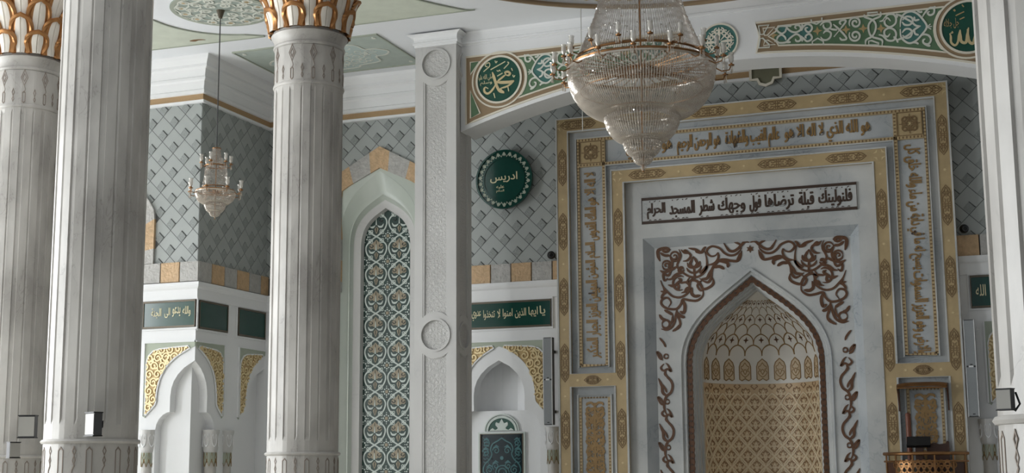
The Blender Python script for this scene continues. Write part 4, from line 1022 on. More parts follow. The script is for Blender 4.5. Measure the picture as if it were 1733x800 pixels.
# apse of the niche
NY = Y4 + .45; NR = .845
hp = arch_half(NR, ZSP, 4.215, 24)
def nr(z):
    if z <= ZSP: return NR
    for i in range(len(hp) - 1):
        if hp[i][1] <= z <= hp[i + 1][1]:
            t = (z - hp[i][1]) / max(1e-6, hp[i + 1][1] - hp[i][1]); return hp[i][0] + (hp[i + 1][0] - hp[i][0]) * t
    return 0.0
def apse(a, z, h=0): r = nr(z) - h; return Vector((A + r * math.sin(a), NY + r * math.cos(a), z))
def apse_wall(z0, z1, nz, mat, name):
    m_ = MB(); n = 40; g = [[m_.add(apse(-PI / 2 + PI * k / n, z0 + (z1 - z0) * j / nz)) for k in range(n + 1)] for j in range(nz + 1)]
    for j in range(nz):
        for k in range(n): m_.f.append([g[j][k], g[j][k + 1], g[j + 1][k + 1], g[j + 1][k]])
    return obj(name, m_, mat, mih, True)
ZT0, ZT1 = 2.93, 3.33
lw = apse_wall(0, ZT0, 4, 'niche_tan', 'lattice_wall'); uw = apse_wall(ZT0, 4.21, 40, 'niche_white', 'niche_vault')
mb = MB(); mb.ribbon(apse, [(-PI / 2 + PI * k / 40, ZT0) for k in range(41)], .02, 0, .012); obj('string_course', mb, 'niche_white', mih)
NU = 10; du = PI / NU
mbl, mbd, mbi = MB(), MB(), MB()
hz = .155
for row in range(-1, 14):
    for k in range(-1, NU + 1):
        a = -PI / 2 + (k + .5 + (.5 if row % 2 else 0)) * du; z = ZT0 - .01 - (row + 1) * hz
        if z < .8: continue
        og = [(0, hz), (.05, hz * .8), (.11, hz * .45), (du / 2, 0), (.11, -hz * .45), (.05, -hz * .8), (0, -hz)]
        for s_ in (-1, 1):
            pts = [(a + s_ * x * 1.0, z + y) for x, y in og]
            if all(-PI / 2 <= p[0] <= PI / 2 and p[1] < ZT0 - .02 for p in pts): mbl.ribbon(apse, pts, .0095, 0, .010)
            for mot, b_ in (([(0, hz * .55), (.035, hz * .35), (.06, hz * .45), (.07, hz * .2), (.04, hz * .1)], mbd), ([(0, -hz * .05), (.05, -hz * .12), (.085, 0), (.075, hz * .15)], mbi), ([(0, -hz * .6), (.035, -hz * .4), (.06, -hz * .3), (.03, -hz * .15)], mbd), ([(0, hz * .3), (.02, 0), (0, -hz * .35)], mbi)):
                pts = [(a + s_ * x, z + y) for x, y in smooth(mot, 3)]
                if all(-PI / 2 < p[0] < PI / 2 and p[1] < ZT0 - .02 for p in pts): b_.ribbon(apse, pts, .0075, 0, .006)
obj('lattice', mbl, 'niche_line', lw); obj('lattice_motif', mbd, 'motif', lw); obj('lattice_leaf', mbi, 'niche_line', lw)
# row of little arched cartouches, then fish-scale vault
mbo, mbf, mbs, mbg = MB(), MB(), MB(), MB()
for k in range(NU):
    a = -PI / 2 + (k + .5) * du; w_ = du * .33
    outl = [(a - w_, ZT0 + .05), (a - w_, ZT0 + .24), (a - w_ * .75, ZT0 + .30), (a, ZT0 + .355), (a + w_ * .75, ZT0 + .30), (a + w_, ZT0 + .24), (a + w_, ZT0 + .05), (a + w_ * .6, ZT0 + .03), (a, ZT0 + .06), (a - w_ * .6, ZT0 + .03)]
    mbf.poly(apse, outl, (), 0, .004); mbo.ribbon(apse, outl, .0075, 0, .009, True)
    for s_ in (-1, 1):
        for mot in ([(0, .30), (.04, .25), (.07, .24), (.06, .2), (.03, .2)], [(0, .08), (.05, .11), (.08, .15), (.05, .18), (.02, .15)], [(0, .2), (.03, .17), (0, .12)]): mbo.ribbon(apse, [(a + s_ * x * du / .314, ZT0 + y) for x, y in smooth(mot, 3)], .006, .003, .009)
obj('cartouche_field', mbf, 'cartouche', uw); obj('cartouche_line', mbo, 'kufic', uw)
rows = [3.33]; 
for k in range(9): rows.append(rows[-1] + max(.03, .165 * (nr(rows[-1]) / NR) ** .6))
for r_ in range(len(rows) - 2):
    z0, z1 = rows[r_], rows[r_ + 2]
    if z1 > 4.17: break
    for k in range(-1, NU + 1):
        a = -PI / 2 + (k + (.5 if r_ % 2 else 0)) * du
        sc_ = [(-du / 2, z0 + (z1 - z0) * .0), (-du * .47, z0 + (z1 - z0) * .22), (-du * .36, z0 + (z1 - z0) * .36), (-du * .2, z0 + (z1 - z0) * .45), (0, z0 + (z1 - z0) * .5)]
        pts = [(a + x, z) for x, z in sc_] + [(a - x, z) for x, z in reversed(sc_[:-1])]; pts = [p for p in smooth(pts, 2) if -PI / 2 <= p[0] <= PI / 2]
        ww = .0085 * max(.45, nr(z0) / NR)
        if len(pts) > 2: mbs.ribbon(lambda u, v, h=0: apse(u, v, h), pts, ww, 0, .008)
        if r_ % 2 and -PI / 2 < a < PI / 2:
            zc = z0 + (z1 - z0) * .22; rr = (z1 - z0) * .12
            st = [(a + (rr * q_) / max(.2, nr(zc)) * math.cos(PI * j / 4), zc + rr * q_ * 1.15 * math.sin(PI * j / 4)) for j, q_ in enumerate([1.2, .45] * 4)]
            if all(-PI / 2 <= p[0] <= PI / 2 for p in st): mbg.poly(apse, st, (), 0, .006)
obj('scale_line', mbs, 'kufic', uw); obj('scale_star', mbg, 'brown', uw)

# framed text over the niche
fte = wallY(YM + .10)
mb = MB(); TR = rect(A - 1.572, A + 1.572, 5.215, 5.60); mb.poly(fte, TR, (), 0, .012); tb = obj('text_tablet', mb, 'mihrab_light', mih)
mb = MB(); mb.ribbon(fte, rect(A - 1.555, A + 1.555, 5.232, 5.583), .020, 0, .022, True); obj('tablet_frame', mb, 'ink', tb)
ftt = wallY(YM + .088)
ws = [('فلنولينك', 1035, 870), ('قبلة', 850, 780), ('ترضاها', 750, 560), ('فول', 540, 455), ('وجهك', 430, 255), ('شطر', 240, 175), ('المسجد', 140, 45), ('الحرام', 40, -45)]
segs = [('فلنولينك', -2.52, -2.98), ('قبلة', -3.05, -3.26), ('ترضاها', -3.33, -3.74), ('فول', -3.80, -3.96), ('وجهك', -4.03, -4.42), ('شطر', -4.48, -4.70), ('المسجد', -4.77, -5.14), ('الحرام', -5.21, -5.48)]
mb, md_ = MB(), MB(); rng = random.Random(4)
for t_, r_, l_ in segs:
    letters(mb, ftt, t_, l_, r_, 5.28, 5.52, .006, .012, 0, 2, .007)
    n_ = int((r_ - l_) / .075)
    for k in range(n_):                       # vowel strokes above and below the words
        x = l_ + .03 + k * .075 + rng.uniform(-.012, .012)
        md_.ribbon(ftt, [(x, 5.535), (x + .03, 5.55)], .0055, -.001, .005) if k % 2 else md_.disc(ftt, x + .015, 5.54, .009, -.001, .005, 6)
        md_.ribbon(ftt, [(x, 5.262), (x + .018, 5.272), (x + .034, 5.262)], .005, -.001, .005)
obj('tablet_text', mb, 'ink', tb); obj('vowel_mark', md_, 'ink', tb)

# brown arabesque on the carved field, drawn for the right side and mirrored
za = zoomcv(1260, 390, 4.0, Y4)
ARB = [([(40, 80), (70, 72), (95, 92), (120, 112), (150, 126), (178, 120), (195, 98), (215, 62)], 11), ([(95, 92), (120, 75), (145, 62)], 9), ([(95, 108), (112, 132), (145, 152), (185, 150), (218, 128), (240, 100), (265, 84), (300, 74), (330, 88), (338, 112), (312, 140), (280, 140), (262, 122)], 9),
       ([(96, 130), (104, 165), (128, 194), (170, 190), (215, 176), (250, 176), (288, 202), (312, 240), (320, 290), (342, 318), (372, 308), (402, 285)], 11), ([(130, 194), (118, 172), (98, 140)], 12), ([(200, 232), (196, 205), (225, 188), (262, 180)], 13), ([(222, 240), (258, 218), (300, 222)], 13),
       ([(310, 290), (306, 325), (330, 350), (378, 362), (398, 328), (425, 300), (462, 292), (500, 312)], 11), ([(260, 120), (258, 150), (272, 178), (300, 196), (340, 200)], 9),
       (arc(436, 188, 54, .25, PI - .2, 10), 9), ([(436, 128), (420, 155), (412, 180), (436, 205), (460, 180), (450, 155), (436, 128)], 11), ([(436, 205), (436, 245), (434, 285)], 9), ([(390, 165), (400, 195), (436, 205), (470, 195), (482, 165)], 11),
       ([(352, 100), (342, 160), (346, 215), (376, 255), (422, 274), (470, 265), (508, 240), (540, 212), (556, 182), (545, 150), (530, 128), (524, 100), (536, 66)], 9), ([(348, 70), (375, 108), (412, 84), (466, 66)], 11), ([(375, 108), (360, 85), (340, 72)], 9), ([(376, 110), (398, 102), (420, 92)], 12),
       (arc(545, 302, 50, -2.2, 1.9, 12), 9), ([(632, 306), (590, 318), (560, 300), (535, 280), (556, 268)], 12), ([(560, 300), (556, 335), (580, 340)], 11), ([(545, 302), (500, 300), (460, 300)], 9),
       ([(470, 265), (490, 300), (474, 342), (500, 382), (550, 402), (602, 390), (642, 352), (668, 318), (686, 268)], 9), ([(642, 352), (670, 366), (692, 395)], 11), ([(668, 318), (660, 350), (690, 345)], 9),
       ([(382, 362), (388, 408), (430, 436), (482, 430), (530, 418), (548, 450), (582, 480), (632, 476), (672, 458), (692, 430), (680, 402), (642, 396), (620, 430), (640, 462)], 10), ([(402, 402), (442, 405), (466, 382), (458, 342)], 13), ([(388, 300), (420, 330), (405, 365), (384, 372)], 9), ([(440, 270), (470, 300), (480, 340), (510, 365), (540, 372)], 9),
       ([(530, 425), (520, 470), (532, 512), (558, 498)], 13), ([(582, 480), (576, 530), (562, 580), (576, 612), (622, 636)], 10), ([(562, 592), (590, 618), (622, 634)], 11), ([(582, 485), (600, 560), (622, 600), (662, 620), (704, 612)], 10), (circp(668, 580, 28, 18) + [(696, 580)], 9), ([(662, 552), (692, 540), (712, 508)], 12), ([(526, 545), (556, 532), (586, 500)], 13), ([(612, 520), (640, 500), (672, 480)], 12), ([(640, 590), (620, 560), (612, 520)], 9),
       ([(598, 62), (632, 46), (686, 54), (690, 92), (680, 132)], 14), ([(604, 62), (630, 72), (660, 60)], 11), ([(604, 100), (642, 96), (674, 72)], 11), (circp(570, 112, 33, 18) + [(603, 112)], 8), (circp(634, 166, 31, 18) + [(665, 166)], 8), (spiral(570, 112, 22, 6, 0, 1), 7), (spiral(634, 166, 20, 6, 2, 1), 7), ([(556, 182), (600, 202), (652, 214), (684, 198)], 11), ([(604, 100), (590, 150), (600, 200)], 9),
       ([(520, 70), (496, 94), (466, 100), (454, 124), (480, 150), (512, 152)], 10), ([(466, 100), (490, 80), (500, 92)], 11), ([(600, 208), (626, 240), (662, 226), (656, 272), (630, 258)], 10), ([(506, 212), (532, 232), (562, 236), (602, 256)], 10), ([(510, 205), (530, 196), (545, 215), (525, 225)], 14), ([(560, 236), (590, 262), (632, 270)], 9), ([(335, 200), (372, 236), (400, 248)], 14), ([(300, 222), (330, 260), (350, 290), (390, 290)], 12), ([(478, 340), (500, 350), (510, 372)], 14)]
VINE = [([(85, 225), (96, 255), (120, 282), (128, 312), (118, 346), (95, 366), (85, 388), (80, 420), (85, 450), (100, 480)], 8), ([(95, 366), (72, 346), (68, 310), (48, 266)], 9), ([(60, 292), (85, 322), (95, 346)], 7), (circp(98, 398, 12, 12) + [(110, 398)], 5), ([(80, 420), (60, 405), (46, 372), (66, 388), (78, 412)], 7), ([(85, 440), (68, 464), (85, 480), (106, 470), (126, 484), (110, 450), (95, 436)], 7), ([(100, 260), (84, 242), (92, 224)], 7)]
zv = zoomcv(1100, 560, 3.33, Y4)
mb = MB(); fa = f4; k1 = 1 / 4.0 / 121 * 1.0
def both(pts, w_):
    tf_ = taper(w_, .14, .2, .3); mb.ribbon(fa, pts, tf_, -.002, .012); mb.ribbon(fa, [(2 * A - x, z) for x, z in pts], tf_, -.002, .012)
for s_, w_ in ARB: both([za(p) for p in smooth(s_, 4)], w_ * .00175)
for k in range(-1, 7):
    for s_, w_ in VINE:
        pts = [zv(p) for p in smooth(s_, 4)]; pts = [(x, z - k * .655) for x, z in pts]
        if max(z for x, z in pts) < 3.60: both(pts, w_ * .0022)
st = za((30, 125)); mb.poly(fa, [(A + r_ * math.cos(PI / 2 + PI * k / 6), st[1] + r_ * math.sin(PI / 2 + PI * k / 6)) for k, r_ in enumerate([.058, .03] * 6)], (), -.002, .012)
obj('arabesque', mb, 'brown', mih)
mb = MB(); mb.box(A - O1 + .02, A + O1 - .02, YM + .30, YM + .38, IZ2, Z1 - .02)
for s_ in (-1, 1): mb.box(*sorted((A + s_ * 1.3, A + s_ * (O1 - .02))), YM + .30, YM + .38, 0, IZ2)
mb.box(A - 1.3, A + 1.3, YM + .30, YM + .38, 4.6, IZ2); obj('backing', mb, 'mihrab', mih)

# ================================================================== ARCHED MOSAIC PANEL (left of the pillar)
MC = -9.95
mos = thing('mosaic_panel', 'tall arched panel of dark green mosaic with beige palmettes in a pale marble frame', 'mosaic panel', (MC, YB + .2, 0))
o_, i_ = chevron(fb, MC, .98, 4.49, 6.15, 6.82, .30, wb)
def arch_at(hw, zs, za_, n=14):
    h = []
    for x, z in arch_half(hw, zs, za_, n): h.append((x, z))
    return h
YMO = YB + .29
mb = MB(); outer = [(MC - x, z) for x, z in i_] + [(MC + x, z) for x, z in reversed(i_[:-1])]
def arch_ring(cx_, hw, zs, za_, zb=0, n=14):
    h = arch_half(hw, zs, za_, n, .6, .62, .76); return [(cx_ - hw, zb)] + [(cx_ - x, z) for x, z in h] + [(cx_ + x, z) for x, z in reversed(h[:-1])] + [(cx_ + hw, zb)]
# hood: from the stone surround inwards in shallow steps
rings = [(.72, 5.20, 6.42, YB - .02), (.68, 5.20, 6.30, YB + .03), (.63, 5.20, 6.16, YB + .07), (.605, 5.20, 6.09, YB + .10), (.59, 5.20, 6.06, YB + .10), (.578, 5.20, 6.0, YB + .16), (.56, 5.20, 5.98, YB + .18)]
prev = None
for hw, zs, za_, Y in rings:
    pth = arch_ring(MC, hw, zs, za_); ids = [mb.add((x, Y, z)) for x, z in pth]
    if prev:
        for i in range(len(ids) - 1): mb.f.append([prev[i], prev[i + 1], ids[i + 1], ids[i]])
    prev = ids
mb.poly(fb, [(MC - .90, 0)] + arch_ring(MC, .72, 5.20, 6.42) + [(MC + .90, 0), (MC + .90, 6.12), (MC + .6, 6.40), (MC, 6.66), (MC - .6, 6.40), (MC - .90, 6.12)], (), -.02, .015)
obj('marble_hood', mb, 'green_marble', mos, True)
mb = MB(); prev = None
for hw, zs, za_, Y in [(.56, 5.20, 5.98, YB + .18), (.47, 5.20, 5.89, YB + .20), (.44, 5.20, 5.85, YB + .20), (.425, 5.20, 5.83, YMO)]:
    pth = arch_ring(MC, hw, zs, za_); ids = [mb.add((x, Y, z)) for x, z in pth]
    if prev:
        for i in range(len(ids) - 1): mb.f.append([prev[i], prev[i + 1], ids[i + 1], ids[i]])
    prev = ids
obj('marble_frame', mb, 'pillar', mos, True)
fmo = wallY(YMO); FIELD = arch_ring(MC, .43, 5.20, 5.84, 0, 20)
mb = MB(); mb.poly(fmo, FIELD, (), -.05, 0); fld = obj('mosaic_field', mb, 'mosaic', mos)
UW, UH = .412, .418
class Clip:
    """collects ribbons and fills, dropping what falls outside the field"""
    def __init__(s): s.m = MB()
    def rib(s, pts, w_, h=.006, cl=False):
        if cl: pts = pts + [pts[0]]
        run = []
        for p in pts + [None]:
            if p is not None and inside(p, FIELD): run.append(p)
            else:
                if len(run) > 1: s.m.ribbon(fmo, run, w_, 0, h)
                run = []
    def fill(s, pts, h=.004):
        if all(inside(p, FIELD) for p in pts): s.m.poly(fmo, pts, (), 0, h)
cw, cb, cdk = Clip(), Clip(), Clip()
for r_ in range(0, 12):
    for c_ in (-1, 1):
        cx_, cy_ = MC + c_ * UW / 2, 5.20 - (r_ - 1) * UH; f_ = UH / 193
        mp = lambda L_, s_=1: [(cx_ + s_ * p[0] * f_, cy_ + p[1] * f_) for p in L_]
        for s_ in (-1, 1):
            cw.rib(mp(smooth([(0, 96), (22, 84), (50, 62), (80, 32), (86, 0), (74, -36), (50, -64), (22, -84), (0, -96)], 3), s_), .0115)
            for ry in (64, -62):
                for dx, dy in ((-9, 7), (9, 7), (-9, -9), (9, -9)): cw.rib(mp([(46 + dx + 8 * math.cos(t), ry + dy + 8 * math.sin(t)) for t in [j * PI / 4 for j in range(8)]], s_), .006, .008, True)
            cw.rib(mp(smooth([(60, -2), (48, -22), (26, -24), (10, -12)], 3), s_), lambda t: .004 + .012 * math.sin(PI * t), .008)
            cdk.rib(mp(smooth([(52, 26), (40, 14), (24, 24), (32, 34)], 3), s_), .006, .009)
        cb.fill(mp([(0, 74), (16, 58), (36, 44), (54, 34), (58, 14), (46, 2), (28, 6), (14, -4), (0, 4), (-14, -4), (-28, 6), (-46, 2), (-58, 14), (-54, 34), (-36, 44), (-16, 58)]))
        cb.fill(mp([(0, -20), (16, -38), (10, -58), (0, -78), (-10, -58), (-16, -38)]))
        cdk.rib(mp([(0, 62), (0, 20)]), lambda t: .004 + .018 * math.sin(PI * t), .008); cw.rib(mp([(0, 40), (0, 16), (0, -10)]), lambda t: .003 + .010 * t, .010); cdk.rib(mp([(0, -28), (0, -62)]), .006, .008)
    for c_ in (-1, 0, 1):
        cx_, cy_ = MC + c_ * UW, 5.20 - (r_ - 1) * UH - UH / 2; f_ = UH / 193
        cb.fill([(cx_ + 13 * f_ * math.cos(t), cy_ + 13 * f_ * math.sin(t)) for t in [j * PI / 5 for j in range(10)]], .006)
        for k in range(8):
            t = k * PI / 4; rr = 23 if k % 2 else 25; x, y = cx_ + rr * f_ * math.cos(t), cy_ + rr * f_ * math.sin(t)
            cw.fill([(x + 6.5 * f_ * math.cos(q_), y + 6.5 * f_ * math.sin(q_)) for q_ in [j * PI / 3 for j in range(6)]], .007)
            if k % 2 == 0: x, y = cx_ + 40 * f_ * math.cos(t), cy_ + 40 * f_ * math.sin(t); cw.fill([(x + 4.5 * f_ * math.cos(q_), y + 4.5 * f_ * math.sin(q_)) for q_ in [j * PI / 3 for j in range(6)]], .007)
obj('white_tracery', cw.m, 'mosaic_white', fld); obj('beige_palmette', cb.m, 'mosaic_beige', fld); obj('dark_tracery', cdk.m, 'mosaic_dark', fld)

# ================================================================== INSCRIPTION PANELS AND ROUNDEL
def green_panel(fr, u0, u1, z0, z1, label, words, group='green inscription panels', lay=None):
    c = fr((u0 + u1) / 2, z0, 0); t = thing('inscription_panel', label, 'panel', c, group)
    m_ = MB(); m_.poly(fr, rect(u0, u1, z0, z1), (), .002, .025); p_ = obj('enamel_field', m_, 'panel_green', t)
    m_ = MB(); m_.ribbon(fr, rect(u0 - .008, u1 + .008, z0 - .008, z1 + .008), .014, .002, .036, True); obj('bronze_frame', m_, 'panel_edge', t)
    m_ = MB(); m_.ribbon(fr, rect(u0 - .04, u1 + .04, z0 - .04, z1 + .04), .016, .002, .022, True); obj('outer_moulding', m_, 'plaster', t)
    if words:
        fl = (lambda a, b, h=0: fr(a, b, h + .026)); m_ = MB()
        for t_, r_, l_, zo in words: letters(m_, fl, t_, l_, r_, z0 + .12 + zo, z0 + .275 + zo, .005, .010)
        obj('lettering', m_, 'letter', t)
    return t
green_panel(fb, -8.70, -7.075, 3.815, 4.185, 'green enamel panel with gold lettering right of the square pillar', [('يا', -7.15, -7.24, .02), ('ايها', -7.27, -7.42, .01), ('الذين', -7.46, -7.64, 0), ('امنوا', -7.68, -7.84, 0), ('لا', -7.88, -7.93, 0), ('تتخذوا', -7.97, -8.16, -.005), ('عدوي', -8.20, -8.35, -.01), ('وعدوكم', -8.38, -8.66, -.01)])
green_panel(ff, -12.93, -12.03, 3.835, 4.205, 'green enamel panel with gold lettering on the bright projecting wall at left', [('والله', -12.10, -12.24, .02), ('يدعو', -12.28, -12.42, .02), ('الى', -12.46, -12.56, .01), ('الجنة', -12.62, -12.80, .01)])
green_panel(fs, YL + .06, YL + .82, 3.815, 4.2, 'blank dark green panel round the corner, nearest that corner', None, 'dark green panels on the shaded return wall')
green_panel(fs, YL + 1.16, YB - .06, 3.80, 4.2, 'blank dark green panel beside the middle column, farther into the recess', None, 'dark green panels on the shaded return wall')
green_panel(fb, -1.005, -.15, 3.80, 4.20, 'dark green panel half hidden by the bright right column', [('الله', -.82, -.95, .02)])
rd = thing('calligraphy_roundel', 'round dark green plaque with gold Arabic name on the tiled wall', 'plaque', (-7.75, YB - .05, 6.08), 'wall roundels')
fro = wallY(YB - .065); RC = (-7.775, 6.09)
mb = MB(); mb.disc(fro, RC[0], RC[1], .455, -.02, .035, 56); d_ = obj('disc', mb, 'panel_green', rd)
mb = MB(); mb.ribbon(fro, circp(RC[0], RC[1], .45, 56), .014, 0, .06, True); mb.ribbon(fro, circp(RC[0], RC[1], .335, 56), .008, .02, .045, True); obj('rim', mb, 'panel_green', rd, True)
mb = MB()
for k in range(26):
    a = 2 * PI * k / 26; b = a + PI / 26
    P_ = lambda r, t: (RC[0] + r * math.cos(t), RC[1] + r * math.sin(t))
    mb.ribbon(fro, [P_(.43, a - .11), P_(.36, a), P_(.43, a + .11)], .006, .03, .040); mb.poly(fro, [P_(.425, b - .03), P_(.39, b - .055), P_(.365, b), P_(.39, b + .055), P_(.425, b + .03)], (), .03, .038)
obj('rim_ornament', mb, 'sage', d_)
mb = MB(); letters(mb, plane_fr((0, YB - .101, 0), (1, 0, 0), (0, 0, 1), (0, -1, 0)), 'ادريس', RC[0] - .23, RC[0] + .22, RC[1] - .05, RC[1] + .11, .006, .012); obj('lettering', mb, 'letter', d_)
mb = MB(); letters(mb, plane_fr((0, YB - .101, 0), (1, 0, 0), (0, 0, 1), (0, -1, 0)), 'عليه', RC[0] - .13, RC[0] + .0, RC[1] - .145, RC[1] - .085, .006, .01); letters(mb, plane_fr((0, YB - .101, 0), (1, 0, 0), (0, 0, 1), (0, -1, 0)), 'السلام', RC[0] - .13, RC[0] + .0, RC[1] - .205, RC[1] - .155, .006, .01); obj('small_lettering', mb, 'letter', d_)

# ================================================================== TILE PICTURE IN THE SMALL NICHE
fn = wallY(YB + .14); TC = (-7.925)
tpn = thing('tile_picture', 'dark teal patterned tile panel with small arched top in the white niche', 'tile panel', (TC, YB + .1, .9))
mb = MB(); mb.poly(fn, rect(TC - .36, TC + .36, .9, 2.215), (), .004, .02); tf = obj('tile_field', mb, 'teal_dark', tpn)
mb = MB(); mb.ribbon(fn, rect(TC - .36, TC + .36, .9, 2.215), .022, .004, .035, True); obj('white_frame', mb, 'mosaic_white', tpn)
mb = MB(); mb.ribbon(fn, rect(TC - .345, TC + .345, .915, 2.20), .010, .02, .04, True); obj('dark_frame', mb, 'panel_edge', tpn)
R_ = rect(TC - .31, TC + .31, .95, 2.165)
mb = MB()
med_ = [(0, 2.14), (.06, 2.10), (.15, 2.05), (.18, 1.97), (.16, 1.90), (.20, 1.82), (.28, 1.74), (.30, 1.64), (.22, 1.54), (.26, 1.42), (.16, 1.3), (.0, 1.2)]
for s_ in (-1, 1):
    mb.ribbon(fn, [(TC + s_ * x, z) for x, z in smooth(med_, 4)], .009, .018, .026)
    for k, (x, z) in enumerate(((.09, 1.95), (.1, 1.72), (.2, 1.66), (.09, 1.5), (.17, 1.4), (.25, 2.06), (.26, 1.92), (.27, 1.30))):
        mb.ribbon(fn, spiral(TC + s_ * x, z, .06, .012, k + (0 if s_ > 0 else PI), s_ * 1.3, 14), .007, .018, .025); mb.ribbon(fn, [(TC + s_ * (x - .05), z + .05), (TC + s_ * x, z + .075), (TC + s_ * (x + .05), z + .04)], leafw(.016), .018, .025)
    for k in range(8): mb.ribbon(fn, smooth([(TC + s_ * .30, 2.14 - k * .05), (TC + s_ * .27, 2.12 - k * .05), (TC + s_ * .24, 2.14 - k * .05), (TC + s_ * .21, 2.11 - k * .05)], 3), .005, .018, .024)
mb.disc(fn, TC, 1.84, .03, .018, .026, 8); mb.ribbon(fn, spiral(TC, 1.62, .12, .03, 0, 2), .008, .018, .026)
obj('tile_ornament', mb, 'teal_line', tf)
LU = [(TC + .235 * math.cos(t), 2.245 + .21 * math.sin(t)) for t in [PI * k / 20 for k in range(21)]]
mb = MB(); mb.poly(fn, LU, (), .004, .018); lu = obj('lunette', mb, 'medal_green', tpn)
mb = MB(); mb.ribbon(fn, LU, .016, .004, .03); mb.ribbon(fn, [(TC + .275 * math.cos(t), 2.245 + .25 * math.sin(t)) for t in [PI * k / 20 for k in range(21)]], .008, .004, .03)
mb.poly(fn, smooth([(TC - .20, 2.25), (TC - .15, 2.29), (TC - .11, 2.26), (TC - .06, 2.29), (TC - .10, 2.33), (TC - .09, 2.38), (TC - .04, 2.36), (TC, 2.43), (TC + .04, 2.36), (TC + .09, 2.38), (TC + .10, 2.33), (TC + .06, 2.29), (TC + .11, 2.26), (TC + .15, 2.29), (TC + .20, 2.25)], 2), (), .018, .026); obj('lunette_leaf', mb, 'mosaic_white', lu)

# ================================================================== LITTLE NICHE COLUMNS
def colonnette(label, loc, face):
    """face: heading of the ornament side"""
    c = thing('niche_column', label, 'column', loc, 'small niche columns'); c['_o'] = (0, 0, 0)
    m_ = MB(); m_.lathe((0, 0, 0), [(0, 0), (.12, 0), (.12, .1), (.095, .14), (.09, 1.95)], 20); obj('shaft', m_, 'column', c, True)
    m_ = MB(); m_.lathe((0, 0, 0), [(.09, 1.95), (.105, 1.97), (.11, 2.0), (.122, 2.2), (.13, 2.27), (.13, 2.29), (0, 2.29)], 20); cp = obj('capital', m_, 'pillar', c, True)
    m_ = MB(); fr = lambda a, b, h=0: Vector(((.112 + h) * math.sin(a), -(.112 + h) * math.cos(a), b))
    for k in range(6):
        a = PI * 2 * k / 6
        for s_ in (-1, 1): m_.ribbon(fr, [(a + s_ * (p[0] - a), p[1]) for p in spiral(a + .25, 2.13, .22, .05, 2, .0 + 1.0, 12)] if False else smooth([(a, 2.04), (a + s_ * .25, 2.08), (a + s_ * .35, 2.17), (a + s_ * .2, 2.22), (a + s_ * .1, 2.16)], 3), .008, 0, .014)
    merge(cp, obj('capital_scroll', m_, 'plaster', cp))
    m_ = MB(); fr2_ = lambda a, b, h=0: Vector(((.092 + h) * math.sin(a), -(.092 + h) * math.cos(a), b)); m2_ = MB()
    for k in range(8):
        a = PI * 2 * k / 8
        m_.poly(fr2_, [(a - .36, 1.95), (a + .36, 1.95), (a + .36, 1.74), (a, 1.84), (a - .36, 1.74)], (), 0, .004)
        m2_.ribbon(fr2_, [(a - .36, 1.75), (a, 1.85), (a + .36, 1.75)], .008, .002, .008); m2_.ribbon(fr2_, [(a, 1.95), (a - .2, 1.88), (a, 1.80), (a + .2, 1.88)], .006, .002, .008, True)
    o = obj('gilded_collar', m_, 'sage', c); merge(o, obj('collar_line', m2_, 'kufic', o))
    return c
cA = colonnette('small niche column under the bright projecting wall, beside the shaded grey column', (-12.81, YL + .02, 0), 0)
for lab, lc in (('small niche column on the shaded return wall, left one of the close pair', (XS - .02, YL + .52, 0)), ('small niche column on the shaded return wall, right one of the close pair', (XS - .02, YL + .93, 0)),
                ('small niche column squeezed between tall silver loudspeaker and gilded frame', (-7.06, YB + .02, 0)), ('small niche column in shadow behind the bright right column', (-.90, YB + .02, 0))):
    c = copy_tree(cA); c.location = lc; c['label'] = lab

# ================================================================== LOUDSPEAKERS, CAMERAS, FLOODLIGHTS
def line_array(label, x, z0, z1, y, w_=.145):
    t = thing('loudspeaker', label, 'speaker', (x, y, z0), 'tall column loudspeakers')
    m_ = MB(); m_.box(x - w_ / 2, x + w_ / 2, y, y + .09, z0, z1); b_ = obj('cabinet', m_, 'lamp_grey', t)
    fr = wallY(y); zm = (z0 + z1) / 2 + .02
    for a, b in ((z0 + .012, zm - .012), (zm + .012, z1 - .012)):
        m_ = MB(); m_.poly(fr, rect(x - w_ / 2 + .010, x + w_ / 2 - .010, a, b), (), -.002, .012); obj('grille', m_, 'speaker', t)
    m_ = MB()
    for s_ in (-1, 1): m_.fbox(fr, x + s_ * (w_ / 2 - .006) - .005, x + s_ * (w_ / 2 - .006) + .005, z0, z1, -.002, .016)
    obj('edge_trim', m_, 'plaster', t)
    m_ = MB(); m_.fbox(fr, x - .03, x + .03, zm - .012, zm + .01, 0, .016); obj('joint_plate', m_, 'plaster', t)
    for zq_ in (zm + .02, z0 + .03): m_ = MB(); m_.fbox(fr, x - .012, x + .02, zq_, zq_ + .012, .01, .015); obj('badge', m_, 'black', t)
    for z in (z0 + .2, z1 - .2): m_ = MB(); m_.box(x - .03, x + .03, y + .09, YB - .001, z - .02, z + .02); obj('bracket', m_, 'black', t)
line_array('tall silver column loudspeaker left of the prayer niche portal', -7.03, 2.31, 3.60, 19.80)
line_array('tall silver column loudspeaker right of the prayer niche portal, in shadow', -1.055, 2.31, 3.60, 19.80)
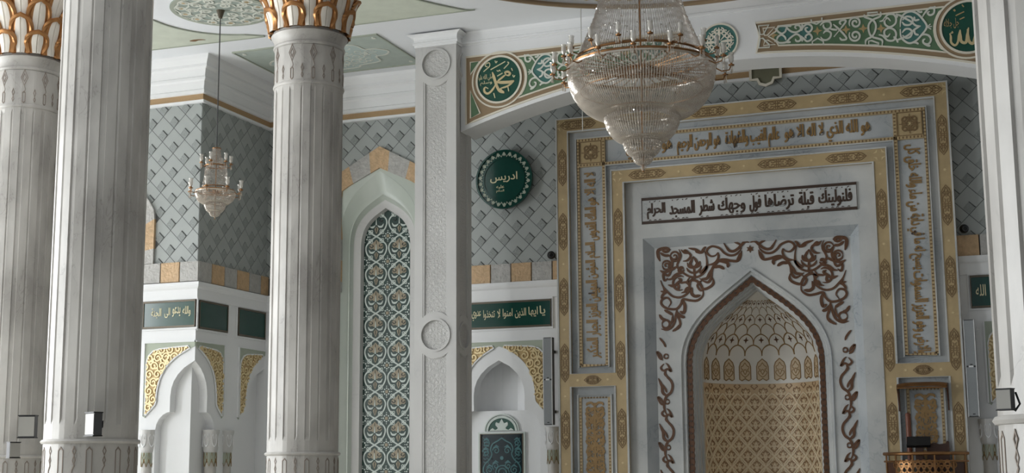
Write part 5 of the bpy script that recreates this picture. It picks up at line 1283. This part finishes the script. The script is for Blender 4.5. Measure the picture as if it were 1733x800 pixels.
def ball_camera(label, x, y, z):
    t = thing('security_camera', label, 'camera', (x, y, z), 'black ball cameras')
    m_ = MB(); m_.lathe((x, y, z), [(.062 * math.cos(a), .062 * math.sin(a)) for a in [-PI / 2 + PI * k / 10 for k in range(11)]], 20); obj('body', m_, 'black', t, True)
    fr = plane_fr((x, y, z), (.94, .34, 0), (0, .15, .98), (.33, -.92, -.12)); m_ = MB(); m_.ribbon(fr, circp(0, 0, .034, 20), .006, .045, .060, True); b_ = obj('lens_ring', m_, 'lamp_grey', t)
    m_ = MB(); m_.disc(fr, 0, 0, .018, .04, .064, 14); obj('lens', m_, 'black', b_)
    m_ = MB(); m_.box(x - .03, x + .03, y + .04, YB + .005, z - .03, z + .03); obj('mount', m_, 'black', t)
ball_camera('black ball camera above the stone band left of the portal', -7.02, YB - .10, 4.86)
ball_camera('black ball camera on the dark wall right of the portal', -1.05, YB - .10, 4.86)
def floodlight(label, pos, yaw, s=1.0, arm=.05):
    """box lamp: pale front panel, dark housing, bracket behind; pos is the box centre"""
    t = thing('floodlight', label, 'lamp', pos, 'small box floodlights'); c, s_ = math.cos(yaw), math.sin(yaw)
    fr = plane_fr(pos, (c, s_, 0), (0, 0, 1), (s_, -c, 0)); w_, h = .075 * s, .095 * s
    m_ = MB(); m_.fbox(fr, -w_, w_, -h, h, -.045 * s, .03 * s); hs = obj('housing', m_, 'lamp_grey', t)
    m_ = MB(); m_.fbox(fr, -w_ * .95, w_ * .95, -h * .93, h * .93, .03 * s, .036 * s); obj('front_glass', m_, 'lamp_glass', t)
    for a_, b_ in ((h, h * 1.1), (-h * 1.1, -h)): m_ = MB(); m_.fbox(fr, -w_ * 1.06, w_ * 1.06, a_, b_, -.05 * s, .042 * s); obj('cap_strip', m_, 'black', t)
    m_ = MB(); m_.fbox(fr, -.02, .02, -.03, .03, -.045 * s - arm, -.045 * s); m_.tube([fr(.03, -.05, -.045 * s), fr(.05, -.02, -.045 * s - arm * .5), fr(.03, .03, -.045 * s - arm * .8)], .005, 6); obj('bracket', m_, 'black', t)
floodlight('pale box floodlight on the left side of the large shaded column', (-8.775, 10.55, 2.075), .35, 1.0, .08)
floodlight('smaller box floodlight low on the far left column', (-11.55, 13.66, 1.93), 1.25, .92, .04)
floodlight('narrow box floodlight on the front of the large shaded column', (-7.79, 10.20, 2.07), -.42, 1.0, .04)
floodlight('pale box floodlight with black edges on the bright right column', (-.212, 6.42, 1.935), -.45, .45, .02)

# ================================================================== CHANDELIERS
def chandelier(label, c, S):
    """S: bowls [(rim radius, rim z, foot radius, foot z)], skirt [(r, z)...], crown and lamps"""
    t = thing('crystal_chandelier', label, 'chandelier', (c[0], c[1], S['top']), 'crystal chandeliers'); x, y = c[0], c[1]
    P_ = lambda r, a, z: Vector((x + r * math.sin(a), y - r * math.cos(a), z))
    for i, (r0, z0, r1, z1) in enumerate(S['bowls']):
        n = max(26, int(2 * PI * r0 / S['pitch'])); m_ = MB()
        prof = [(r1 + (r0 - r1) * math.sin(u * PI / 2) ** .78, z1 + (z0 - z1) * (1 - math.cos(u * PI / 2)) ** .95) for u in [j / 9 for j in range(10)]]
        for k in range(n):
            a = 2 * PI * k / n; pts = []
            for j in range(len(prof) - 1):
                for q_ in range(2): f_ = q_ / 2; pts.append(P_(prof[j][0] + (prof[j + 1][0] - prof[j][0]) * f_, a, prof[j][1] + (prof[j + 1][1] - prof[j][1]) * f_))
            pts.append(P_(prof[-1][0], a, prof[-1][1])); L_ = len(pts)
            m_.tube(pts, lambda u: S['bead'] * (.72 + .38 * (int(u * (L_ - 1) + .5) % 2)), 5)
        b_ = obj('crystal_bowl', m_, 'crystal', t)
        m_ = MB(); m_.tube([P_(r0, 2 * PI * k / 48, z0) for k in range(48)], S['ring'] * 1.15, 6, True); obj('bowl_rim', m_, 'rim', b_, True)
    m_ = MB(); n = int(2 * PI * S['skirt'][0][0] / S['pitch'] * .9)
    for k in range(n):
        a = 2 * PI * k / n; pts = []
        for j in range(len(S['skirt']) - 1):
            for q_ in range(6): f_ = q_ / 6; p, q2 = S['skirt'][j], S['skirt'][j + 1]; pts.append(P_(p[0] + (q2[0] - p[0]) * f_, a, p[1] + (q2[1] - p[1]) * f_))
        pts.append(P_(S['skirt'][-1][0], a, S['skirt'][-1][1])); L_ = len(pts)
        m_.tube(pts, lambda u: S['bead'] * (.55 + .4 * (int(u * (L_ - 1) + .5) % 2)), 5)
    obj('crystal_curtain', m_, 'crystal_skirt', t)
    rg = random.Random(int(x * -10)); m_ = MB()
    spots = [(r0, z0, r1, z1, 0) for r0, z0, r1, z1 in S['bowls']] + [(S['skirt'][j][0], S['skirt'][j][1], S['skirt'][j + 1][0], S['skirt'][j + 1][1], 1) for j in range(len(S['skirt']) - 1)]
    for r0, z0, r1, z1, kind_ in spots:
        for k in range(int(S['glints'] * r0 * abs(z0 - z1 + .001) * 10)):
            u = rg.random(); a = rg.uniform(0, 2 * PI)
            if kind_: r, z = r0 + (r1 - r0) * u, z0 + (z1 - z0) * u
            else: r, z = r1 + (r0 - r1) * math.sin(u * PI / 2) ** .92, z1 + (z0 - z1) * (1 - math.cos(u * PI / 2)) ** .92
            p = P_(r + S['bead'] * .8, a, z); e = S['bead'] * rg.uniform(.6, 1.15); R3 = Matrix.Rotation(rg.uniform(0, 6), 3, Vector((rg.random(), rg.random(), rg.random() + .1)).normalized())
            o8 = [p + R3 @ Vector(q) * e for q in ((1, 0, 0), (-1, 0, 0), (0, 1, 0), (0, -1, 0), (0, 0, 1.3), (0, 0, -1.3))]; b0 = len(m_.v); m_.v += o8
            m_.f += [[b0 + i for i in f] for f in ((0, 2, 4), (2, 1, 4), (1, 3, 4), (3, 0, 4), (2, 0, 5), (1, 2, 5), (3, 1, 5), (0, 3, 5))]
    gb = obj('faceted_bead', m_, 'glint', t); gb['kind'] = 'stuff'
    for r, z, w_ in S['hoops']: m_ = MB(); m_.tube([P_(r, 2 * PI * k / 56, z) for k in range(56)], w_, 6, True); obj('brass_hoop', m_, 'brass', t, True)
    m_ = MB(); m_.tube([P_(0, 0, S['foot']), P_(0, 0, S['stem'])], S['ring'] * .9, 8); m_.lathe((x, y, S['bowls'][0][1]), [(0, -.03), (S['hub'], -.02), (S['hub'], .02), (0, .03)], 16); st_ = obj('stem', m_, 'brass', t)
    m_ = MB()
    for k in range(S['spokes']): a = 2 * PI * k / S['spokes']; m_.tube([P_(S['hub'], a, S['bowls'][0][1]), P_(S['bowls'][0][0], a, S['bowls'][0][1])], S['ring'] * .5, 5)
    obj('spoke', m_, 'brass', st_)
    m_ = MB(); f0 = S['foot']; m_.lathe((x, y, f0), [(0, -.0), (S['fin'] * .5, .02), (S['fin'], .05), (S['fin'] * .7, .08), (S['fin'] * .3, .1)], 10); obj('crystal_drop', m_, 'crystal', t)
    for (r_in, r_out, z, n, s_, ph) in S['lamps']:
        for k in range(n):
            a = 2 * PI * (k + ph) / n; m_ = MB(); m_.tube([P_(r_in, a, z - .02 * s_), P_(r_in + (r_out - r_in) * .4, a, z - .06 * s_), P_(r_in + (r_out - r_in) * .85, a, z - .05 * s_), P_(r_out, a, z)], .007 * s_, 6)
            q_ = P_(r_out, a, z); m_.lathe(q_, [(0, -.012 * s_), (.028 * s_, -.005 * s_), (.034 * s_, .008 * s_), (.012 * s_, .012 * s_), (.012 * s_, .03 * s_), (0, .03 * s_)], 10); am = obj('lamp_arm', m_, 'brass', t, True)
            m_ = MB(); m_.lathe(q_, [(.012 * s_, .025 * s_), (.026 * s_, .05 * s_), (.03 * s_, .085 * s_), (.026 * s_, .11 * s_), (.034 * s_, .14 * s_)], 10); obj('glass_cup', m_, 'flame_glass', am, True)
            m_ = MB()
            for j in range(3): aj = a + (j - 1) * .028 / max(r_out, .2) * s_; d = P_(r_out + .01 * (j % 2), aj, z - .035 * s_); m_.tube([d + Vector((0, 0, .03 * s_)), d, d - Vector((0, 0, .05 * s_))], lambda u: .0035 * s_ + .007 * s_ * (u > .6), 5)
            obj('pendant', m_, 'crystal', am)
    return t
big = chandelier('huge tiered crystal chandelier hanging in front of the arch', (-4.0, 14.4), dict(top=8.0, glints=85, pitch=.030, bead=.0095, ring=.013, bowls=[(.80, 5.93, .30, 5.40), (.41, 5.455, .13, 5.12), (.21, 5.165, .07, 4.97), (.11, 5.0, .03, 4.885)], skirt=[(.70, 6.05), (.60, 6.28), (.50, 6.52), (.435, 6.75), (.40, 7.05), (.38, 7.5)], hoops=[(.415, 5.462, .009), (.215, 5.17, .008), (.80, 5.95, .016), (.70, 6.05, .014), (.66, 5.70, .008), (.40, 7.05, .014), (.38, 7.5, .02)], foot=4.80, stem=9.5, hub=.17, spokes=32, fin=.035, lamps=[(.80, .97, 5.93, 16, 1.0, .5), (.70, .84, 6.08, 16, .95, 0)]))
mb = MB(); mb.tube([(-4, 14.4, 9.4), (-4, 14.4, 12.2)], .012, 8); obj('suspension_rod', mb, 'brass', big)
sm = chandelier('small crystal chandelier on a long cord in front of the tiled corner', (-10.5, 16.17), dict(top=6.0, glints=420, pitch=.017, bead=.0052, ring=.008, bowls=[(.27, 5.40, .10, 5.235), (.145, 5.26, .045, 5.12), (.075, 5.14, .02, 5.07)], skirt=[(.175, 5.47), (.155, 5.6), (.14, 5.765), (.07, 5.80), (.052, 6.01)], hoops=[(.265, 5.415, .009), (.175, 5.47, .007), (.15, 5.765, .009), (.055, 6.01, .008)], foot=5.03, stem=6.05, hub=.05, spokes=12, fin=.02, lamps=[(.265, .36, 5.42, 8, .95, .3), (.12, .20, 5.80, 6, .85, .2)]))
mb = MB(); mb.tube([(-10.5, 16.17, 6.03), (-10.495, 16.165, ZC - .12)], .008, 6); obj('cord', mb, 'lamp_grey', sm)
mb = MB(); mb.lathe((-10.495, 16.165, ZC - .13), [(0, 0), (.025, .01), (.03, .03), (.06, .12), (0, .12)], 14); obj('ceiling_rose', mb, 'panel_edge', sm, True)
mb = MB(); q0, q1 = PY(985, 150, 17.9), PY(985.5, 221, 17.9); mb.tube([(q0.x, q0.y, 7.98), (q0.x, q0.y, q1.z)], .006, 6)
hw_ = obj('hanging_cable', mb, 'wire', None, False, (q0.x, q0.y, q1.z)); tag(hw_, 'thin pale cable dangling beside the chandelier bowl, before the portal corner', 'cable')

# ================================================================== MINBAR BALCONY
mx, my = -1.69, 19.72
mn = thing('minbar_balcony', 'brass railed preaching balcony with copper hood at lower right of the portal', 'balcony', (mx, my, 0))
def bow(t, bulge=.36, hw=.535): a = -1 + 2 * t; return (mx + hw * a, my - .02 - bulge * (1 - abs(a) ** 2.6))
mb = MB(); mb.tube([Vector((*bow(k / 24), 1.835)) for k in range(25)], .024, 8); obj('handrail', mb, 'brass', mn, True)
mb = MB(); mb.tube([Vector((*bow(k / 24), 1.735)) for k in range(25)], .013, 8); mb.tube([Vector((*bow(k / 24), .9)) for k in range(25)], .013, 8); obj('lower_rail', mb, 'brass', mn, True)
for t in (.03, .16, .37, .63, .84, .97):
    mb = MB(); p = Vector((*bow(t), 0)); mb.tube([p + Vector((0, 0, .8)), p + Vector((0, 0, 1.82))], .013, 8); obj('baluster', mb, 'brass', mn)
bfr2 = lambda a, b, h=0: (lambda p: Vector((p[0], p[1] - h, b)))(bow(a))
mb = MB()
for k in range(10):
    a = .16 + (.84 - .16) * (k + .5) / 10
    for j in range(5):
        z = 1.69 - j * .135
        for s_ in (-1, 1): mb.ribbon(bfr2, [(a + (p[0] - a), p[1]) for p in [(a + s_ * .03 + u * .92, z + v) for u, v in spiral(0, 0, .045, .012, (PI / 2 if j % 2 else -PI / 2), s_ * 1.2, 12)]], .008, -.006, .006)
        mb.ribbon(bfr2, [(a - .03, z - .065), (a + .03, z + .065)], .007, -.006, .006); mb.ribbon(bfr2, [(a + .03, z - .065), (a - .03, z + .065)], .007, -.006, .006)
obj('scroll_panel', mb, 'brass', mn)
for t0, t1 in ((.03, .155), (.845, .97)):
    mb = MB(); mb.poly(bfr2, [(t0, .9), (t1, .9), (t1, 1.72), (t0, 1.72)], (), -.03, -.01, True, True); obj('side_panel', mb, 'wood', mn)
mb = MB(); mb.poly(ceilZ(.74), [bow(k / 16) for k in range(17)], (), -.08, 0, True, True); obj('floor_slab', mb, 'wood', mn)
mb = MB(); mb.lathe((mx, my - .20, 0), [(.12, 0), (.14, .1), (.08, .3), (.08, .6), (.18, .74)], 16); obj('pedestal', mb, 'brass', mn, True)
# copper hood over the panel behind
hx0, hx1, hz, hy = -2.0, -1.365, 2.70, YM - .02
mb = MB(); ny = [(0, hz + .085), (.10, hz + .08), (.17, hz + .055), (.20, hz + .02)]
def hood(u, j): return Vector((hx0 + (hx1 - hx0) * u, hy - ny[j][0], ny[j][1] - .02 * (2 * u - 1) ** 4))
g = [[mb.add(hood(k / 12, j)) for k in range(13)] for j in range(4)]
for j in range(3):
    for k in range(12): mb.f.append([g[j][k], g[j][k + 1], g[j + 1][k + 1], g[j + 1][k]])
obj('hood', mb, 'brass', mn, True)
for s_, hx in ((-1, hx0), (1, hx1)):
    mb = MB(); fx = plane_fr((hx, 0, 0), (0, 1, 0), (0, 0, 1), (s_, 0, 0)); mb.poly(fx, [(hy, hz + .065), (hy - .10, hz + .06), (hy - .17, hz + .035), (hy - .19, hz - .01), (hy - .12, hz - .06), (hy - .05, hz - .18), (hy - .03, hz - .30), (hy, hz - .30)], (), -.01, .01, True, True); obj('hood_cheek', mb, 'wood', mn)
mb = MB(); mb.tube([(hx0, hy - .20, hz + .0), (hx1, hy - .20, hz + .0)], .010, 6); obj('hood_lip', mb, 'brass', mn)
pst = thing('wooden_staff', 'reddish wooden staff standing in the left of the balcony', 'staff', (-1.885, 19.62, .82))
mb = MB(); mb.tube([(-1.885, 19.62, .82), (-1.885, 19.62, 2.33)], .034, 10); obj('shaft', mb, 'redwood', pst, True)
mb = MB(); mb.lathe((-1.885, 19.62, 2.33), [(.034, 0), (.038, .01), (.03, .035), (0, .05)], 10); obj('knob', mb, 'redwood', pst, True)
lec = thing('lectern', 'black sloping book lectern standing in the brass balcony', 'lectern', (-1.72, 19.5, .82))
fl_ = plane_fr((-1.75, 19.46, 1.99), (1, 0, 0), (0, .55, .83), (0, -.83, .55))
mb = MB(); mb.fbox(fl_, -.15, .15, -.07, .07, -.015, .015); obj('book_rest', mb, 'black', lec)
mb = MB(); mb.fbox(fl_, -.15, .15, -.085, -.065, -.015, .04); obj('lip', mb, 'black', lec)
mb = MB(); mb.box(-1.80, -1.70, 19.48, 19.55, .82, 1.96); obj('post', mb, 'wood', lec)
chr_ = thing('wooden_chair', 'dark wooden chair back standing behind the balcony rail', 'chair', (-1.50, 19.58, .82))
mb = MB(); fc = wallY(19.58); mb.poly(fc, [(-1.66, 1.25), (-1.375, 1.25), (-1.375, 1.985), (-1.40, 2.0), (-1.42, 1.965), (-1.50, 1.955), (-1.56, 1.975), (-1.62, 1.96), (-1.66, 1.965)], (), -.02, .02, True, True); obj('backrest', mb, 'wood', chr_)
mb = MB(); mb.box(-1.66, -1.375, 19.40, 19.60, 1.22, 1.26); obj('seat', mb, 'wood', chr_)
for px_ in (-1.65, -1.395):
    for py_ in (19.41, 19.57): mb = MB(); mb.box(px_, px_ + .03, py_, py_ + .03, .82, 1.22); obj('leg', mb, 'wood', chr_)

FINE = {'lattice', 'lattice_leaf', 'lattice_motif', 'scale_line', 'scale_star', 'cartouche_field', 'cartouche_line', 'star_inlay', 'dark_bead', 'beige_palmette', 'white_tracery', 'dark_tracery', 'rim_ornament', 'tile_ornament', 'square_scroll', 'square_star', 'medallion_scroll', 'medallion_bud', 'gold_star', 'teal_field', 'panel_scroll', 'vowel_mark', 'fillet', 'carved_knob', 'relief_scroll', 'rosette'}
for o in [o for o in bpy.data.objects if o.type == 'MESH' and o.name.split('.')[0] in FINE]:
    if o.parent is not None and o.parent.type == 'MESH' and not o.children: merge(o.parent, o)
for o in [o for o in bpy.data.objects if o.name.split('.')[0] == 'tiling']:
    sib = [q for q in o.parent.children if q.name.split('.')[0] in ('tile_insets', 'tile_edge_shadows')]
    if o.parent.name == 'wall_back': merge(o, *sib)
for o in bpy.data.objects:
    if '_o' in o: del o['_o']
